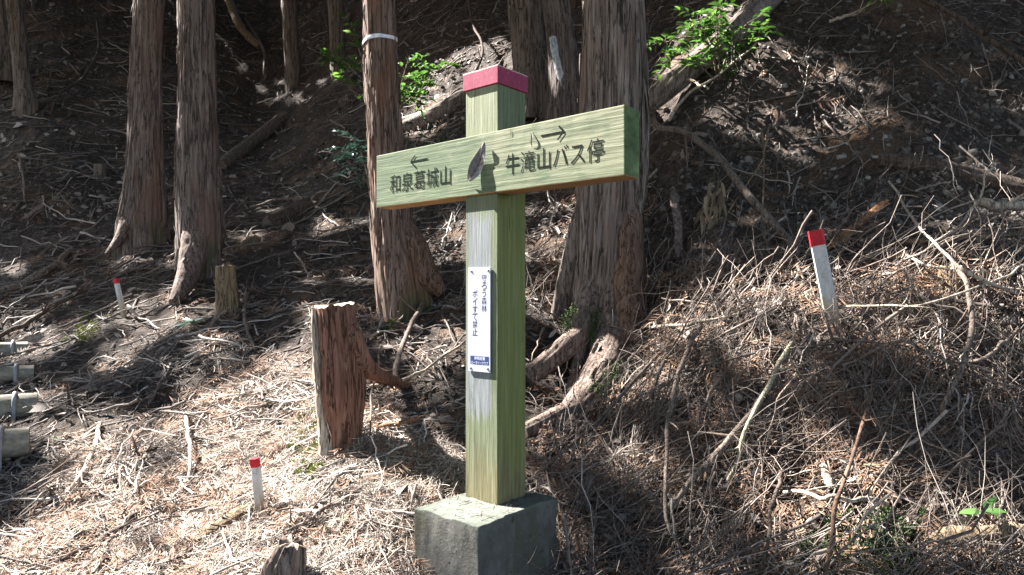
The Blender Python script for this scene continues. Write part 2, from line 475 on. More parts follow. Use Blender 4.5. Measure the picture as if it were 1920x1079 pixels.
# ------------------------------------------------------------------ bark tubes: trunks, roots, logs
def bark_tube(P, R, sides, amp=.008, fa=45.0, fl=3.0, seed=0, lobes=None, cap=(False, False), elong=.006):
    """One bark-covered tube along P [K,3] with radii R; cracks and strips are modelled in the surface."""
    P = np.asarray(P, float); R = np.asarray(R, float); K = len(P)
    T = np.gradient(P, axis=0); T = nrm(T)
    ref = np.array([1.0, .13, .07]) if abs(nrm(P[-1] - P[0])[0]) < .8 else np.array([.1, .2, 1.0])
    A = nrm(ref - T * (T @ ref)[:, None]); B = np.cross(T, A)
    th = np.arange(sides) / sides * 2 * math.pi
    s = np.concatenate([[0], np.cumsum(np.linalg.norm(np.diff(P, axis=0), axis=1))])
    ct, st = np.cos(th), np.sin(th)
    r = R[:, None] * np.ones(sides)[None]
    if lobes is not None: r = r * lobes(th[None, :], s[:, None])
    C = np.stack([ct[None] * R.mean() * fa + 0 * s[:, None], st[None] * R.mean() * fa + 0 * s[:, None], s[:, None] * fl + 0 * th[None]], -1)
    wob = .6 * vnoise(np.stack([ct[None] * 2 + 0 * s[:, None], st[None] * 2 + 0 * s[:, None], s[:, None] * 1.2 + 0 * th[None]], -1), seed + 5)
    C[..., :2] += wob[..., None] * 1.2
    n1 = vnoise(C, seed); n2 = vnoise(C * np.array([2.3, 2.3, 2.0]), seed + 3)
    rid = 1 - np.minimum(np.abs(n1) * 3.2, 1)
    big = fbm(np.stack([ct[None] * 1.3 + 0 * s[:, None], st[None] * 1.3 + 0 * s[:, None], s[:, None] * 1.6 + 0 * th[None]], -1), seed + 11, 2)
    d = amp * (.6 * n2 - 1.7 * rid ** 2 + .3) + R[:, None] * .05 * big
    r = r + d * np.clip(R[:, None] / .06, .15, 1)
    V = P[:, None, :] + r[..., None] * (ct[None, :, None] * A[:, None, :] + st[None, :, None] * B[:, None, :])
    g = Geo()
    k = np.arange(K - 1)[:, None]; j = np.arange(sides)[None, :]; j2 = (j + 1) % sides
    q = np.stack([k * sides + j, k * sides + j2, (k + 1) * sides + j2, (k + 1) * sides + j], -1).reshape(-1, 4)
    g.add(V.reshape(-1, 3), q)
    idx = np.arange(sides)
    for e, kk in ((0, 0), (1, K - 1)):
        if cap[e]:
            tt = np.stack([idx, (idx + 1) % sides, np.full(sides, sides)], -1)
            g.add(np.concatenate([V[kk], [V[kk].mean(0)]]), None, tt[:, ::-1] if e == 0 else tt)
    return g, V

def strips(g, V, n, seed, lmin=6, lmax=22):
    """Loose peeling slivers of bark lifted off the surface V [K,S,3]."""
    r = np.random.default_rng(seed); K, S, _ = V.shape
    c = V.mean(1, keepdims=True)
    for _ in range(n):
        ln = int(r.integers(lmin, lmax)); k0 = int(r.integers(0, max(1, K - ln - 1))); j = int(r.integers(0, S)); w = int(r.integers(1, 5))
        ks = np.arange(k0, min(k0 + ln, K))
        if len(ks) < 4: continue
        t = np.linspace(0, 1, len(ks)); lift = .004 + .016 * r.random() * np.abs(t - r.random()) ** 1.5 * 2
        a = V[ks, j]; b = V[ks, (j + w) % S]
        o = nrm(a - c[ks, 0]) * lift[:, None]
        wd = np.sin(np.clip(t, .05, .95) * math.pi)[:, None]
        m = (a + b) / 2
        a2 = m + (a - m) * wd + o; b2 = m + (b - m) * wd + o * .8
        L = len(ks); i = np.arange(L - 1)
        g.add(np.concatenate([a2, b2]), np.stack([i, i + 1, L + i + 1, L + i], -1))

TREES = []
LITPTS = []     # (points, share lit) for the light falling through the canopy
def tree(name, label, spec, Y, mat, sides, seed, group=None, amp=.008, nstrip=40, top=11.0, flare=.0, lob=(5, .1), fa=45., litshare=.2, step=.022, cat='tree', below=.35):
    spec = np.array(spec, float)
    C = at(spec[:, 0], spec[:, 1], np.full(len(spec), Y))
    Rr = spec[:, 2] / 2 / F * Y
    zs = C[:, 2]
    o = np.argsort(zs)
    C, Rr, zs = C[o], Rr[o], zs[o]
    lean = (C[-1] - C[-2]) / (zs[-1] - zs[-2])
    lean[:2] *= .5
    zv = np.arange(zs[0] - below, zs[-1] + .5, step)
    zt = np.concatenate([zv, np.linspace(zs[-1] + .55, zs[-1] + top, 14)])
    X = np.empty((len(zt), 3)); X[:, 2] = zt
    for a in (0, 1):
        base = np.interp(zt, zs, C[:, a])
        X[:, a] = base + np.where(zt > zs[-1], (zt - zs[-1]) * lean[a], 0)
    kz = np.hanning(13); kz /= kz.sum()
    R = np.interp(zt, zs, Rr)
    R = np.where(zt > zs[-1], Rr[-1] * np.clip(1 - (zt - zs[-1]) / (top * 1.05), .12, 1), R)
    nv = len(zv)
    R[:nv] = np.convolve(np.pad(R[:nv], 6, mode='edge'), kz, 'valid')
    for a in (0, 1): X[:nv, a] = np.convolve(np.pad(X[:nv, a], 6, mode='edge'), kz, 'valid')
    b0 = zs[0]; ph = seed * 1.7
    def lobes(th, s):
        z = s + zt[0] - b0
        return 1 + lob[1] * np.exp(-np.maximum(z, 0) / .25) * (np.cos(lob[0] * th + ph) + .5 * np.cos(3 * th + ph * 2)) + flare * np.exp(-np.maximum(z, 0) / .12)
    root = empty(name, (C[0][0], C[0][1], C[0][2]), label, cat, group)
    g, V = bark_tube(X, R, sides, amp, fa, 3.0, seed, lobes)
    strips(g, V[:nv], nstrip * 3, seed + 100, 6, 34)
    g.build('trunk', mat, root, tuple(C[0]))
    vis = V[:nv:4, ::8].reshape(-1, 3)
    LITPTS.append((vis, litshare))
    TREES.append((root, X[-1], tuple(C[0])))
    return root

def root_of(tr, pts, widths, mat, seed, name='root', label=None, sides=40, amp=.006):
    """A surface root: pts (px, py, depth) from the trunk outwards."""
    P = np.array([at(a, b, c) for a, b, c in pts]); R = np.array([w / 2 / F * c for w, (_, _, c) in zip(widths, pts)])
    PR = catmull(np.concatenate([P, R[:, None]], 1), 60)
    PR[:, 3] *= 1 + .04 * np.sin(np.arange(60) * .17 + seed)
    g, V = bark_tube(PR[:, :3], PR[:, 3], sides, amp, 60., 6., seed, None, (True, True))
    strips(g, V, 12, seed, 5, 14)
    o = g.build(name, mat, tr, tuple(P[0]))
    if label: o['label'] = label
    LITPTS.append((V[::4, ::6].reshape(-1, 3), .75))
    return o

tA = tree('cedar_tree', 'tall brown cedar trunk, the left one of the close pair on the left', [(280,0,50),(274,100,52),(272,200,55),(271,280,60),(271,350,67),(268,400,76),(265,455,90)], 6.5, M['bark_grey'], 130, 11, 'cedar trees on the slope', .011, 70, litshare=.04, lob=(5, .08))
root_of(tA, [(262,350,6.5),(243,410,6.38),(226,445,6.25),(200,478,6.05)], [22,28,20,8], M['root_wood'], 3)
tB = tree('cedar_tree', 'straight cedar trunk with a pale root running down left, right one of the left pair', [(367,0,60),(369,150,64),(371,280,70),(374,360,76),(377,430,84),(374,490,78)], 5.6, M['bark_grey'], 140, 12, 'cedar trees on the slope', .011, 70, litshare=.08, lob=(4, .14))
root_of(tB, [(368,380,5.62),(366,450,5.48),(357,500,5.36),(344,535,5.22),(326,568,5.05)], [36,46,44,34,18], M['root_wood'], 4)
tC = tree('cedar_tree', 'thin far cedar trunk above the upper end of the fallen log', [(541,0,26),(546,80,27),(552,160,31),(557,210,42),(560,238,58)], 11.3, M['bark_far'], 60, 13, 'cedar trees on the slope', .012, 20, litshare=.2)
tD = tree('cedar_tree', 'thin far cedar trunk standing just left of the tape-banded tree', [(629,0,27),(633,100,28),(638,180,32),(642,230,40),(644,256,54)], 10.5, M['bark_far'], 60, 14, 'cedar trees on the slope', .012, 20, litshare=.2)
tE = tree('cedar_tree', 'reddish cedar trunk with a white tape band, left of the signpost', [(711,0,58),(716,150,60),(725,300,65),(736,430,74),(750,510,92),(758,570,98),(760,606,92)], 4.6, M['bark_brown'], 150, 15, 'cedar trees on the slope', .009, 80, litshare=.75, lob=(4, .12))
root_of(tE, [(745,410,4.6),(775,470,4.58),(797,515,4.56),(830,550,4.56)], [40,56,50,20], M['root_red'], 5)
tF = tree('cedar_tree', 'thickest cedar trunk with stripped bark and arched roots, behind the signboard', [(1150,0,117),(1151,150,124),(1149,300,128),(1144,400,120),(1138,500,112),(1133,570,112),(1128,640,104)], 4.2, M['bark_old'], 220, 16, 'cedar trees on the slope', .013, 150, litshare=.45, lob=(6, .09))
R_ = M['root_wood']
root_of(tF, [(1120,520,4.15),(1085,625,3.95),(1040,668,3.85),(985,712,3.75)], [52,46,42,36], R_, 21)
root_of(tF, [(1108,550,4.12),(1088,660,3.9),(1068,738,3.7)], [26,24,16], R_, 22)
root_of(tF, [(1150,470,4.2),(1152,590,4.02),(1146,670,3.85),(1112,735,3.6),(1066,800,3.3),(1035,835,3.15)], [66,70,78,80,62,34], R_, 23, sides=72, amp=.012)
root_of(tF, [(1080,770,3.35),(1040,782,3.25),(980,812,3.1)], [44,34,26], R_, 24)
root_of(tF, [(1115,340,4.25),(1085,450,4.3),(1064,530,4.36),(1046,590,4.4)], [40,44,38,28], M['log'], 25)
root_of(tF, [(1165,340,4.2),(1174,430,4.1),(1178,540,4.02),(1182,650,3.85)], [50,62,62,60], M['root_red'], 26, label='reddish smooth root flank')
tG = tree('cedar_tree', 'dark cedar trunk uphill, directly above the red post cap', [(983,0,60),(990,70,62),(998,120,72),(1003,168,92)], 7.0, M['bark_far'], 90, 17, 'cedar trees on the slope', .012, 40, litshare=.15)
tH = tree('cedar_tree', 'leaning cedar trunk with a bluish-white lichen streak, beside the thickest trunk', [(1042,0,50),(1053,80,53),(1063,150,60),(1066,215,78)], 6.4, M['bark_lichen'], 90, 18, 'cedar trees on the slope', .01, 30, litshare=.2)
pl_ = np.array([at(a, b, 6.4 - .118) for a, b in ((1036,70),(1043,110),(1054,150),(1064,200))])
g, V = bark_tube(catmull(pl_, 40), .03 + .018 * np.linspace(0, 1, 40), 24, .012, 40, 14, 4, None, (True, True))
g.build('lichen_streak', M['lichen'], tH, tuple(pl_[0]))
tI = tree('cedar_tree', 'dim slender trunk standing in the dark upper left corner', [(27,0,26),(36,90,26),(46,170,30),(50,190,38)], 9.2, M['bark_far'], 50, 19, 'cedar trees on the slope', .01, 15, litshare=.0)
tJ = tree('cedar_tree', 'dim trunk cut by the left edge in the upper corner', [(0,-60,28),(2,0,28),(6,60,30),(8,110,42)], 9.8, M['bark_far'], 50, 20, 'cedar trees on the slope', .01, 15, litshare=.0)

# white tape band round the middle tree
k = NT('tape'); k.color(k.ramp(k.noise(k.coord(), 30, 3), [(.4, (.55, .56, .72)), (.6, (.85, .86, .92))])); k.b.inputs['Roughness'].default_value = .35; M['tape'] = k.m
c0 = at(713, 79, 4.6); th = np.linspace(0, 2 * math.pi, 49)
rb = 29.5 / F * 4.6 * 1.06
g = Geo(); rr = rb + .003 * vnoise(np.stack([np.cos(th) * 3, np.sin(th) * 3, th * 0], -1), 2)
rings = []
for dz, e in ((-.013, .0), (-.012, .002), (0, .0035), (.012, .002), (.013, .0)):
    wz = .005 * np.sin(th * 3 + 1) * (1 if dz > 0 else .6)
    rings.append(np.stack([c0[0] + (rr + e) * np.cos(th), c0[1] + (rr + e) * np.sin(th), c0[2] + dz + wz + .012 * np.cos(th)], -1))
Vt = np.concatenate(rings); i = np.arange(48)
for r_ in range(4): g.add(Vt[r_ * 49:(r_ + 2) * 49], np.stack([i, i + 1, 49 + i + 1, 49 + i], -1))
g.build('tape_band', M['tape'], tE, tuple(c0))

# ------------------------------------------------------------------ signpost
DL = np.array([-.763, .6465, 0]); DR = np.array([.6467, .763, 0]); DL = nrm(DL); DR = nrm(np.array([-DL[1] * -1, -DL[0], 0]))
P0 = np.array([-27 / F * 2.33, 2.33, 0])
sign = empty('signpost', (P0[0] + .0, P0[1] + .1, .4), 'green weathered wooden signpost with a crossboard, red cap and concrete base', 'signpost')

def frame(u, v, w, origin):
    m = Matrix.Identity(4)
    for c, a in enumerate((u, v, w)):
        for r in range(3): m[r][c] = a[r]
    for r in range(3): m[r][3] = origin[r]
    return m

def solid(name, size, mat, parent, origin, off=(0, 0, 0), bevel=.003, sub=None, jit=0.0, seed=0):
    """Bevelled plank in the sign's own axes (x along the board to the left, y into depth, z up)."""
    import bmesh
    bm = bmesh.new()
    bmesh.ops.create_cube(bm, size=1)
    for v in bm.verts:
        v.co = Vector(((v.co.x + .5) * size[0] + off[0], (v.co.y + .5) * size[1] + off[1], (v.co.z + .5) * size[2] + off[2]))
    if bevel: bmesh.ops.bevel(bm, geom=list(bm.edges), offset=bevel, segments=3, affect='EDGES', profile=.6)
    if sub:
        bmesh.ops.subdivide_edges(bm, edges=list(bm.edges), cuts=sub, use_grid_fill=True)
    if jit:
        co = np.array([v.co for v in bm.verts])
        d = jit * np.stack([fbm(co * 14, seed + s, 3) + .5 * fbm(co * 50, seed + s + 7, 2) for s in (0, 1, 2)], -1)
        for v, dd in zip(bm.verts, d): v.co += Vector(dd)
    bmesh.ops.recalc_face_normals(bm, faces=list(bm.faces))
    me = bpy.data.meshes.new(name); bm.to_mesh(me); bm.free()
    for p in me.polygons: p.use_smooth = bool(jit)
    me.materials.append(mat)
    o = bpy.data.objects.new(name, me); COL.objects.link(o)
    m = frame(DL, DR, (0, 0, 1), origin)
    o.parent = parent
    o.matrix_parent_inverse = Matrix.Identity(4)
    o.matrix_basis = Matrix.Translation(-world_loc(parent)) @ m
    return o

# post wood: x 0..0.15 along the left-facing side (y=0), right-facing side is x=0
k = NT('post_wood')
oc = k.coord(); xyz = k.sep(oc)
gr = k.noise(k.coord((1, 1, .05)), 75, 7, .65); fine = k.noise(k.coord((1, 1, .03)), 260, 3)
big = k.noise(k.coord((1, 1, .35)), 9, 4)
green = k.ramp(gr, [(.3, (.078, .094, .05)), (.5, (.128, .147, .085)), (.72, (.175, .195, .124))])
olive = k.ramp(gr, [(.3, (.125, .135, .038)), (.55, (.185, .195, .066)), (.75, (.25, .255, .11))])
white = k.ramp(gr, [(.3, (.12, .132, .132)), (.6, (.2, .217, .23)), (.8, (.27, .285, .302))])
pale = k.ramp(gr, [(.3, (.14, .152, .086)), (.55, (.22, .232, .148)), (.75, (.29, .297, .207))])
brown = k.ramp(gr, [(.3, (.09, .07, .035)), (.6, (.2, .17, .09)), (.8, (.3, .27, .17))])
isleft = k.math('LESS_THAN', xyz[1], .0025)
zz = k.math('ADD', xyz[2], k.math('MULTIPLY', k.math('SUBTRACT', gr, .5), .22))
zz2 = k.math('ADD', zz, k.math('MULTIPLY', k.math('SUBTRACT', big, .5), .3))
# weathered white window of the left face between the board and the lower tear
wz = k.math('MULTIPLY', k.step(zz, .27, .32), k.step(zz, 1.02, .96))
wx = k.math('MULTIPLY', k.step(k.math('ADD', xyz[0], k.math('MULTIPLY', big, .06)), .045, .075), k.step(k.math('ADD', xyz[0], k.math('MULTIPLY', big, .04)), .172, .152))
left = k.mix(k.step(zz2, 1.05, 1.25), green, pale)
left = k.mix(k.math('MULTIPLY', k.math('MULTIPLY', wz, wx), .9), left, white)
right = k.mix(k.step(zz2, 1.1, 1.3), olive, green)
c = k.mix(isleft, right, left)
c = k.mix(k.math('MULTIPLY', k.step(zz2, .26, .02), .8), c, brown)
n5 = k.noise(k.coord((1, 1, .03)), 42, 4, .6, .4)
crack = k.math('MAXIMUM', k.step(gr, .34, .27), k.math('MULTIPLY', k.step(k.math('ABSOLUTE', k.math('SUBTRACT', n5, .5)), .012, .002), k.step(k.noise(oc, 6, 2), .5, .58)))
c = k.mix(k.math('MULTIPLY', crack, .75), c, (.05, .05, .03))
k.color(c); k.bump(k.math('ADD', gr, k.math('MULTIPLY', fine, .35)), .55, .004)
k.b.inputs['Roughness'].default_value = .8
post = solid('post', (.15, .15, 1.432), k.m, sign, (P0[0], P0[1], .745), bevel=.003)
M['post'] = k.m
k = NT('red_paint')
n = k.noise(k.coord(), 45, 6); n2 = k.noise(k.coord((1, 1, .2)), 120, 3)
c = k.ramp(n, [(.3, (.19, .012, .04)), (.6, (.27, .02, .062)), (.75, (.31, .045, .09))])
zc = k.sep(k.coord())[2]
c = k.mix(k.math('MULTIPLY', k.step(k.math('ADD', zc, k.math('MULTIPLY', n2, .012)), .062, .067), .8), c, (.6, .5, .45))
c = k.mix(k.math('MULTIPLY', k.math('GREATER_THAN', k.noise(k.coord(), 160, 2), .70), .5), c, (.6, .42, .42))
k.color(c); k.bump(n2, .3, .002); k.b.inputs['Roughness'].default_value = .5
solid('cap', (.164, .164, .062), k.m, sign, (P0[0], P0[1], 2.174), (-.007, -.007, 0), .0025)

# crossboard
HB = .2065
k = NT('board_wood')
xyz = k.sep(k.coord())
gr = k.noise(k.coord((.045, 1, 1)), 95, 6, .6, .4)
wv = k.n('ShaderNodeTexWave'); wv.wave_type = 'BANDS'; wv.bands_direction = 'Z'
wv.inputs['Scale'].default_value = 13; wv.inputs['Distortion'].default_value = 11; wv.inputs['Detail'].default_value = 2; wv.inputs['Detail Scale'].default_value = .7
k.l(k.coord((.3, 1, 1)), wv.inputs['Vector'])
ring = wv.outputs['Fac']
blot = k.noise(k.coord((1, 1, 1.4)), 11, 5, .65)
blot2 = k.noise(k.coord((.6, 1, 1)), 4.5, 4, .6)
pale = k.ramp(gr, [(.3, (.118, .126, .074)), (.5, (.195, .2, .128)), (.75, (.27, .268, .188))])
green = k.ramp(gr, [(.3, (.058, .082, .045)), (.5, (.102, .134, .076)), (.75, (.15, .184, .112))])
m1 = k.step(k.math('ADD', k.math('MULTIPLY', blot, .6), k.math('ADD', k.math('MULTIPLY', blot2, .5), k.math('MULTIPLY', xyz[0], .22))), .56, .76)
c = k.mix(m1, pale, green)
low = k.step(k.math('ADD', xyz[2], k.math('MULTIPLY', blot, .12)), .115, .05)
c = k.mix(k.math('MULTIPLY', low, .55), c, green)
c = k.mix(k.math('MULTIPLY', k.step(ring, .62, .95), .14), c, (.17, .2, .08))
n5 = k.noise(k.coord((.035, 1, 1)), 38, 4, .6, .5)
ck = k.math('MULTIPLY', k.step(k.math('ABSOLUTE', k.math('SUBTRACT', n5, .5)), .012, .002), k.step(k.noise(k.coord(), 5, 2), .5, .6))
c = k.mix(k.math('MULTIPLY', ck, .7), c, (.05, .06, .03))
c = k.mix(k.math('MULTIPLY', k.step(k.noise(k.coord(), 120, 2), .68, .74), .35), c, (.08, .09, .045))
endm = k.math('LESS_THAN', xyz[0], .0025)
c = k.mix(endm, c, k.ramp(blot, [(.35, (.06, .085, .032)), (.55, (.14, .185, .075)), (.75, (.27, .33, .16))]))
und = k.math('LESS_THAN', xyz[2], .0022)  # underside painted orange as if lit by bounce from the ground
c = k.mix(und, c, k.ramp(gr, [(.3, (.36, .2, .09)), (.7, (.55, .34, .17))]))
edge = k.math('MULTIPLY', k.step(xyz[2], HB - .016, HB - .002), k.step(blot, .45, .6))
c = k.mix(k.math('MULTIPLY', edge, .5), c, (.12, .12, .06))
k.color(c)
k.bump(k.math('ADD', k.math('MULTIPLY', ring, .12), gr), .42, .004)
k.b.inputs['Roughness'].default_value = .8
Yr = 9.649 * HB
BO = np.array([1.582 * HB, Yr, ZC + .352])
BL = 5.484 * HB
M['board'] = k.m
board = solid('crossboard', (BL, .085, HB), k.m, sign, BO, bevel=.004)

# marks on the board
k = NT('engraved_paint'); k.color(k.ramp(k.noise(k.coord(), 60, 3), [(.3, (.006, .009, .007)), (.75, (.022, .028, .022))])); k.b.inputs['Roughness'].default_value = .95; k.b.inputs['Specular IOR Level'].default_value = .05; M['ink'] = k.m
def on_plane(px, py, o, off=0.0):
    """Point of the sign's left-facing plane through o (normal -DR) behind a pixel."""
    n = -DR; r = ray(px, py); c = np.array([0, 0, ZC]); q = np.asarray(o) + n * off
    t = ((q - c) @ n) / (r @ n)
    return c + r * t

def lettering(name, text, centre, width, height, parent, origin, mat, vertical=False, pitch=None, thick=.0012, bold=0.0):
    """Text laid in the sign's plane: built-in font outlines turned into a mesh, fitted to width x height (m)."""
    cu = bpy.data.curves.new('t', 'FONT'); cu.body = text
    cu.align_x = 'CENTER'; cu.align_y = 'CENTER'; cu.size = 1; cu.resolution_u = 3; cu.offset = bold
    to = bpy.data.objects.new('t', cu); COL.objects.link(to)
    dg = bpy.context.evaluated_depsgraph_get(); dg.update()
    me = bpy.data.meshes.new_from_object(to.evaluated_get(dg))
    bpy.data.objects.remove(to); bpy.data.curves.remove(cu)
    co = np.empty(len(me.vertices) * 3, np.float32); me.vertices.foreach_get('co', co); co = co.reshape(-1, 3)
    mn, mx = co.min(0), co.max(0)
    x = ((co[:, 0] - mn[0]) / max(mx[0] - mn[0], 1e-6) - .5) * width
    z = ((co[:, 1] - mn[1]) / max(mx[1] - mn[1], 1e-6) - .5) * height
    W = np.asarray(centre)[None] - x[:, None] * DL[None] + z[:, None] * np.array([0, 0, 1.0])[None]
    W = W - np.array(world_loc(parent))
    me.vertices.foreach_set('co', W.astype(np.float32).ravel())
    me.name = name
    me.materials.clear(); me.materials.append(mat)
    o = bpy.data.objects.new(name, me); COL.objects.link(o)
    o.parent = parent
    return o

def face_obj(name, polys, mat, parent, origin):
    g = Geo()
    for p in polys:
        p = np.asarray(p)
        if len(p) == 4: g.add(p, [[0, 1, 2, 3]])
        else: g.add(p, None, [[0, i, i + 1] for i in range(1, len(p) - 1)])
    me = g.mesh(name, np.array(world_loc(parent)), False); me.materials.append(mat)
    o = bpy.data.objects.new(name, me); COL.objects.link(o); o.parent = parent
    return o

def place_child(o, parent):
    """Make o (built in world axes relative to parent.world_loc) a child of a rotated part without moving it."""
    bpy.context.view_layer.update()
    o.matrix_parent_inverse = parent.matrix_world.inverted() @ Matrix.Translation(world_loc(sign)) if False else Matrix.Identity(4)
    return o

def reparent(o, part, top):
    bpy.context.view_layer.update()
    mw = o.matrix_world.copy()
    o.parent = part
    o.matrix_parent_inverse = part.matrix_world.inverted()
    o.matrix_basis = mw

def seg(a, b, w):
    a, b = np.asarray(a), np.asarray(b); d = nrm(b - a); n = np.cross(d, -DR) * w / 2
    return [a - n, b - n, b + n, a + n]
IN = .0012
for name, tx, c, w_, h_ in (('lettering', '和泉葛城山', (788.5, 337), 114, 36), ('lettering', '牛滝山バス停', (1040.5, 294.5), 184, 42)):
    cc = on_plane(c[0], c[1], BO, IN)
    e0 = on_plane(c[0] - w_ / 2, c[1], BO); e1 = on_plane(c[0] + w_ / 2, c[1], BO)
    wm = abs((e1 - e0) @ DL)
    hm = h_ / F * cc[1]
    reparent(lettering(name, tx, (e0 + e1) / 2 - DR * IN * 1.0 + np.array([0, 0, cc[2] - (e0[2] + e1[2]) / 2]), wm, hm, sign, BO, M['ink'], bold=0), board, sign)
for pts in (((770, 304), (802, 298), (778.5, 292), (779.5, 314)), ((1057, 247), (1014, 255.5), (1048, 236.5), (1045.5, 263))):
    tip, tail, u, l = [on_plane(a, b, BO, IN) for a, b in pts]
    o = face_obj('arrow', [seg(tail, tip, .006), [x - DR * .0004 for x in seg(u, tip, .006)], [x - DR * .0008 for x in seg(l, tip, .006)]], M['ink'], sign, BO)
    reparent(o, board, sign)

# notice plate screwed to the post
k = NT('plate_enamel'); n = k.noise(k.coord(), 14, 4); k.color(k.ramp(n, [(.35, (.33, .345, .4)), (.7, (.39, .405, .46))])); k.b.inputs['Roughness'].default_value = .3; k.b.inputs['Specular IOR Level'].default_value = .5
s0, s1, z0, z1 = .0275, .1335, ZC - .2585, ZC + .1005
plate = solid('notice_plate', (s1 - s0, .004, z1 - z0), k.m, sign, P0 * np.array([1, 1, 0]) + DL * s0 - DR * .0062 + np.array([0, 0, z0]), bevel=.0012)
PP = P0 - DR * .0075
k = NT('plate_ink'); k.b.inputs['Specular IOR Level'].default_value = .05; k.color((.008, .01, .03)); M['pink'] = k.m
k = NT('plate_blue'); k.color((.025, .04, .12)); k.b.inputs['Roughness'].default_value = .35; M['pblue'] = k.m
k = NT('plate_white'); k.color((.6, .63, .72)); M['pwhite'] = k.m
k = NT('screw_steel'); k.color((.2, .2, .21)); k.b.inputs['Metallic'].default_value = .8; k.b.inputs['Roughness'].default_value = .45; M['steel'] = k.m
def plate_char(ch, px, py, size=13.4):
    c = on_plane(px, py, P0, .0067)
    hm = size / F * c[1]
    sx = {'イ': .85, 'う': .7, '止': .95, '守': .95}.get(ch, .95)
    return lettering('lettering', ch, c, hm * sx * 1.0, hm, sign, PP, M['pink'], bold=-.002)
for ch, y in zip('守ろう森林', (521.6, 536.2, 550.5, 564.6, 578.7)): reparent(plate_char(ch, 907.6, y), plate, sign)
for ch, y in zip('ポイすて禁止', (550.7, 565.6, 580.3, 594.5, 608.6, 622.6)): reparent(plate_char(ch, 890.4, y), plate, sign)
qd = [on_plane(a, b, P0, .0066) for a, b in ((882, 667), (882, 685), (916.5, 685), (916.5, 667))]
tl = on_plane(882, 667, P0, .0066); br = on_plane(916.5, 685.5, P0, .0066)
wv_ = (br - tl) @ DL
qd = [tl, tl + DL * wv_, tl + DL * wv_ + np.array([0, 0, br[2] - tl[2]]), tl + np.array([0, 0, br[2] - tl[2]])]
reparent(face_obj('blue_panel', [qd], M['pblue'], sign, PP), plate, sign)
for tx, py, w_, h_ in (('岸和田東', 672.4, 20, 6.6), ('ロータリークラブ', 680.6, 31, 5.6)):
    c = on_plane(899.3, py, P0, .0071)
    a = on_plane(899.3 - w_ / 2, py, P0); b = on_plane(899.3 + w_ / 2, py, P0)
    reparent(lettering('lettering', tx, c, abs((b - a) @ DL), h_ / F * c[1], sign, PP, M['pwhite'], bold=-.002), plate, sign)
for px, py in ((884, 509), (915.5, 507.5), (882.6, 690), (914.3, 691.5)):
    c = on_plane(px, py, P0, .006)
    th = np.arange(14) / 14 * 2 * math.pi
    g = Geo(); rg = []
    for off, r in ((0, .0042), (.0014, .0042), (.0026, .0028), (.0028, .0008)):
        rg.append(c[None] - DR * off + r * (np.cos(th)[:, None] * DL[None] + np.sin(th)[:, None] * np.array([[0, 0, 1.0]])))
    V = np.concatenate(rg); i = np.arange(14); i1 = (i + 1) % 14
    g.add(V, np.concatenate([np.stack([a * 14 + i, a * 14 + i1, (a + 1) * 14 + i1, (a + 1) * 14 + i], -1) for a in range(3)]))
    o = g.build('screw', M['steel'], sign, tuple(c)); reparent(o, plate, sign)

# concrete base
k = NT('concrete')
oc = k.coord(); xyz = k.sep(oc)
a = k.noise(oc, 7, 7, .65); b = k.noise(oc, 60, 6, .7); s = k.noise(k.coord((1, 1, .15)), 12, 5, .6)
c = k.ramp(a, [(.25, (.05, .048, .04)), (.5, (.105, .1, .088)), (.62, (.14, .135, .118)), (.8, (.22, .21, .185))])
c = k.mix(k.step(s, .52, .62), c, (.085, .085, .06))
c = k.mix(k.math('MULTIPLY', k.step(b, .58, .7), .4), c, (.3, .3, .26))
c = k.mix(k.step(k.noise(oc, 16, 4), .63, .7), c, (.04, .05, .02))
topm = k.step(xyz[2], .985, .998)
c = k.mix(topm, c, k.ramp(b, [(.3, (.065, .075, .06)), (.6, (.125, .135, .112)), (.8, (.2, .205, .175))]))
vo = k.n('ShaderNodeTexVoronoi'); vo.inputs['Scale'].default_value = 26; k.l(oc, vo.inputs['Vector'])
pit = k.math('MULTIPLY', k.math('LESS_THAN', vo.outputs['Distance'], .09), k.math('GREATER_THAN', a, .5))
c = k.mix(pit, c, (.03, .03, .025))
k.color(c); k.bump(k.math('ADD', b, k.math('MULTIPLY', a, .6)), .6, .006); k.b.inputs['Roughness'].default_value = .92
B0 = np.array([(897 - 960) / F * 2.115, 2.115, -.25])
base = solid('concrete_base', (.292, .405, .9985), k.m, sign, B0, bevel=.004, sub=26, jit=.0036, seed=4)

# sunlit wish: everything on the sign is lit
def signpts():
    o = []
    for u in np.linspace(0, BL, 60):
        for z in np.linspace(0, HB, 12): o.append(BO + DL * u + np.array([0, 0, z]))
    for u in np.linspace(-.01, .16, 12):
        for z in np.linspace(.76, 2.24, 80): o.append(np.array([P0[0], P0[1], z]) + DL * u)
    return np.array(o)
LITPTS.append((signpts(), 2.0))
topp = np.array([B0 + DL * u + DR * v + np.array([0, 0, 1.0]) for u in np.linspace(.0, .29, 12) for v in np.linspace(0, .25, 10)])
LITPTS.append((topp, .4))

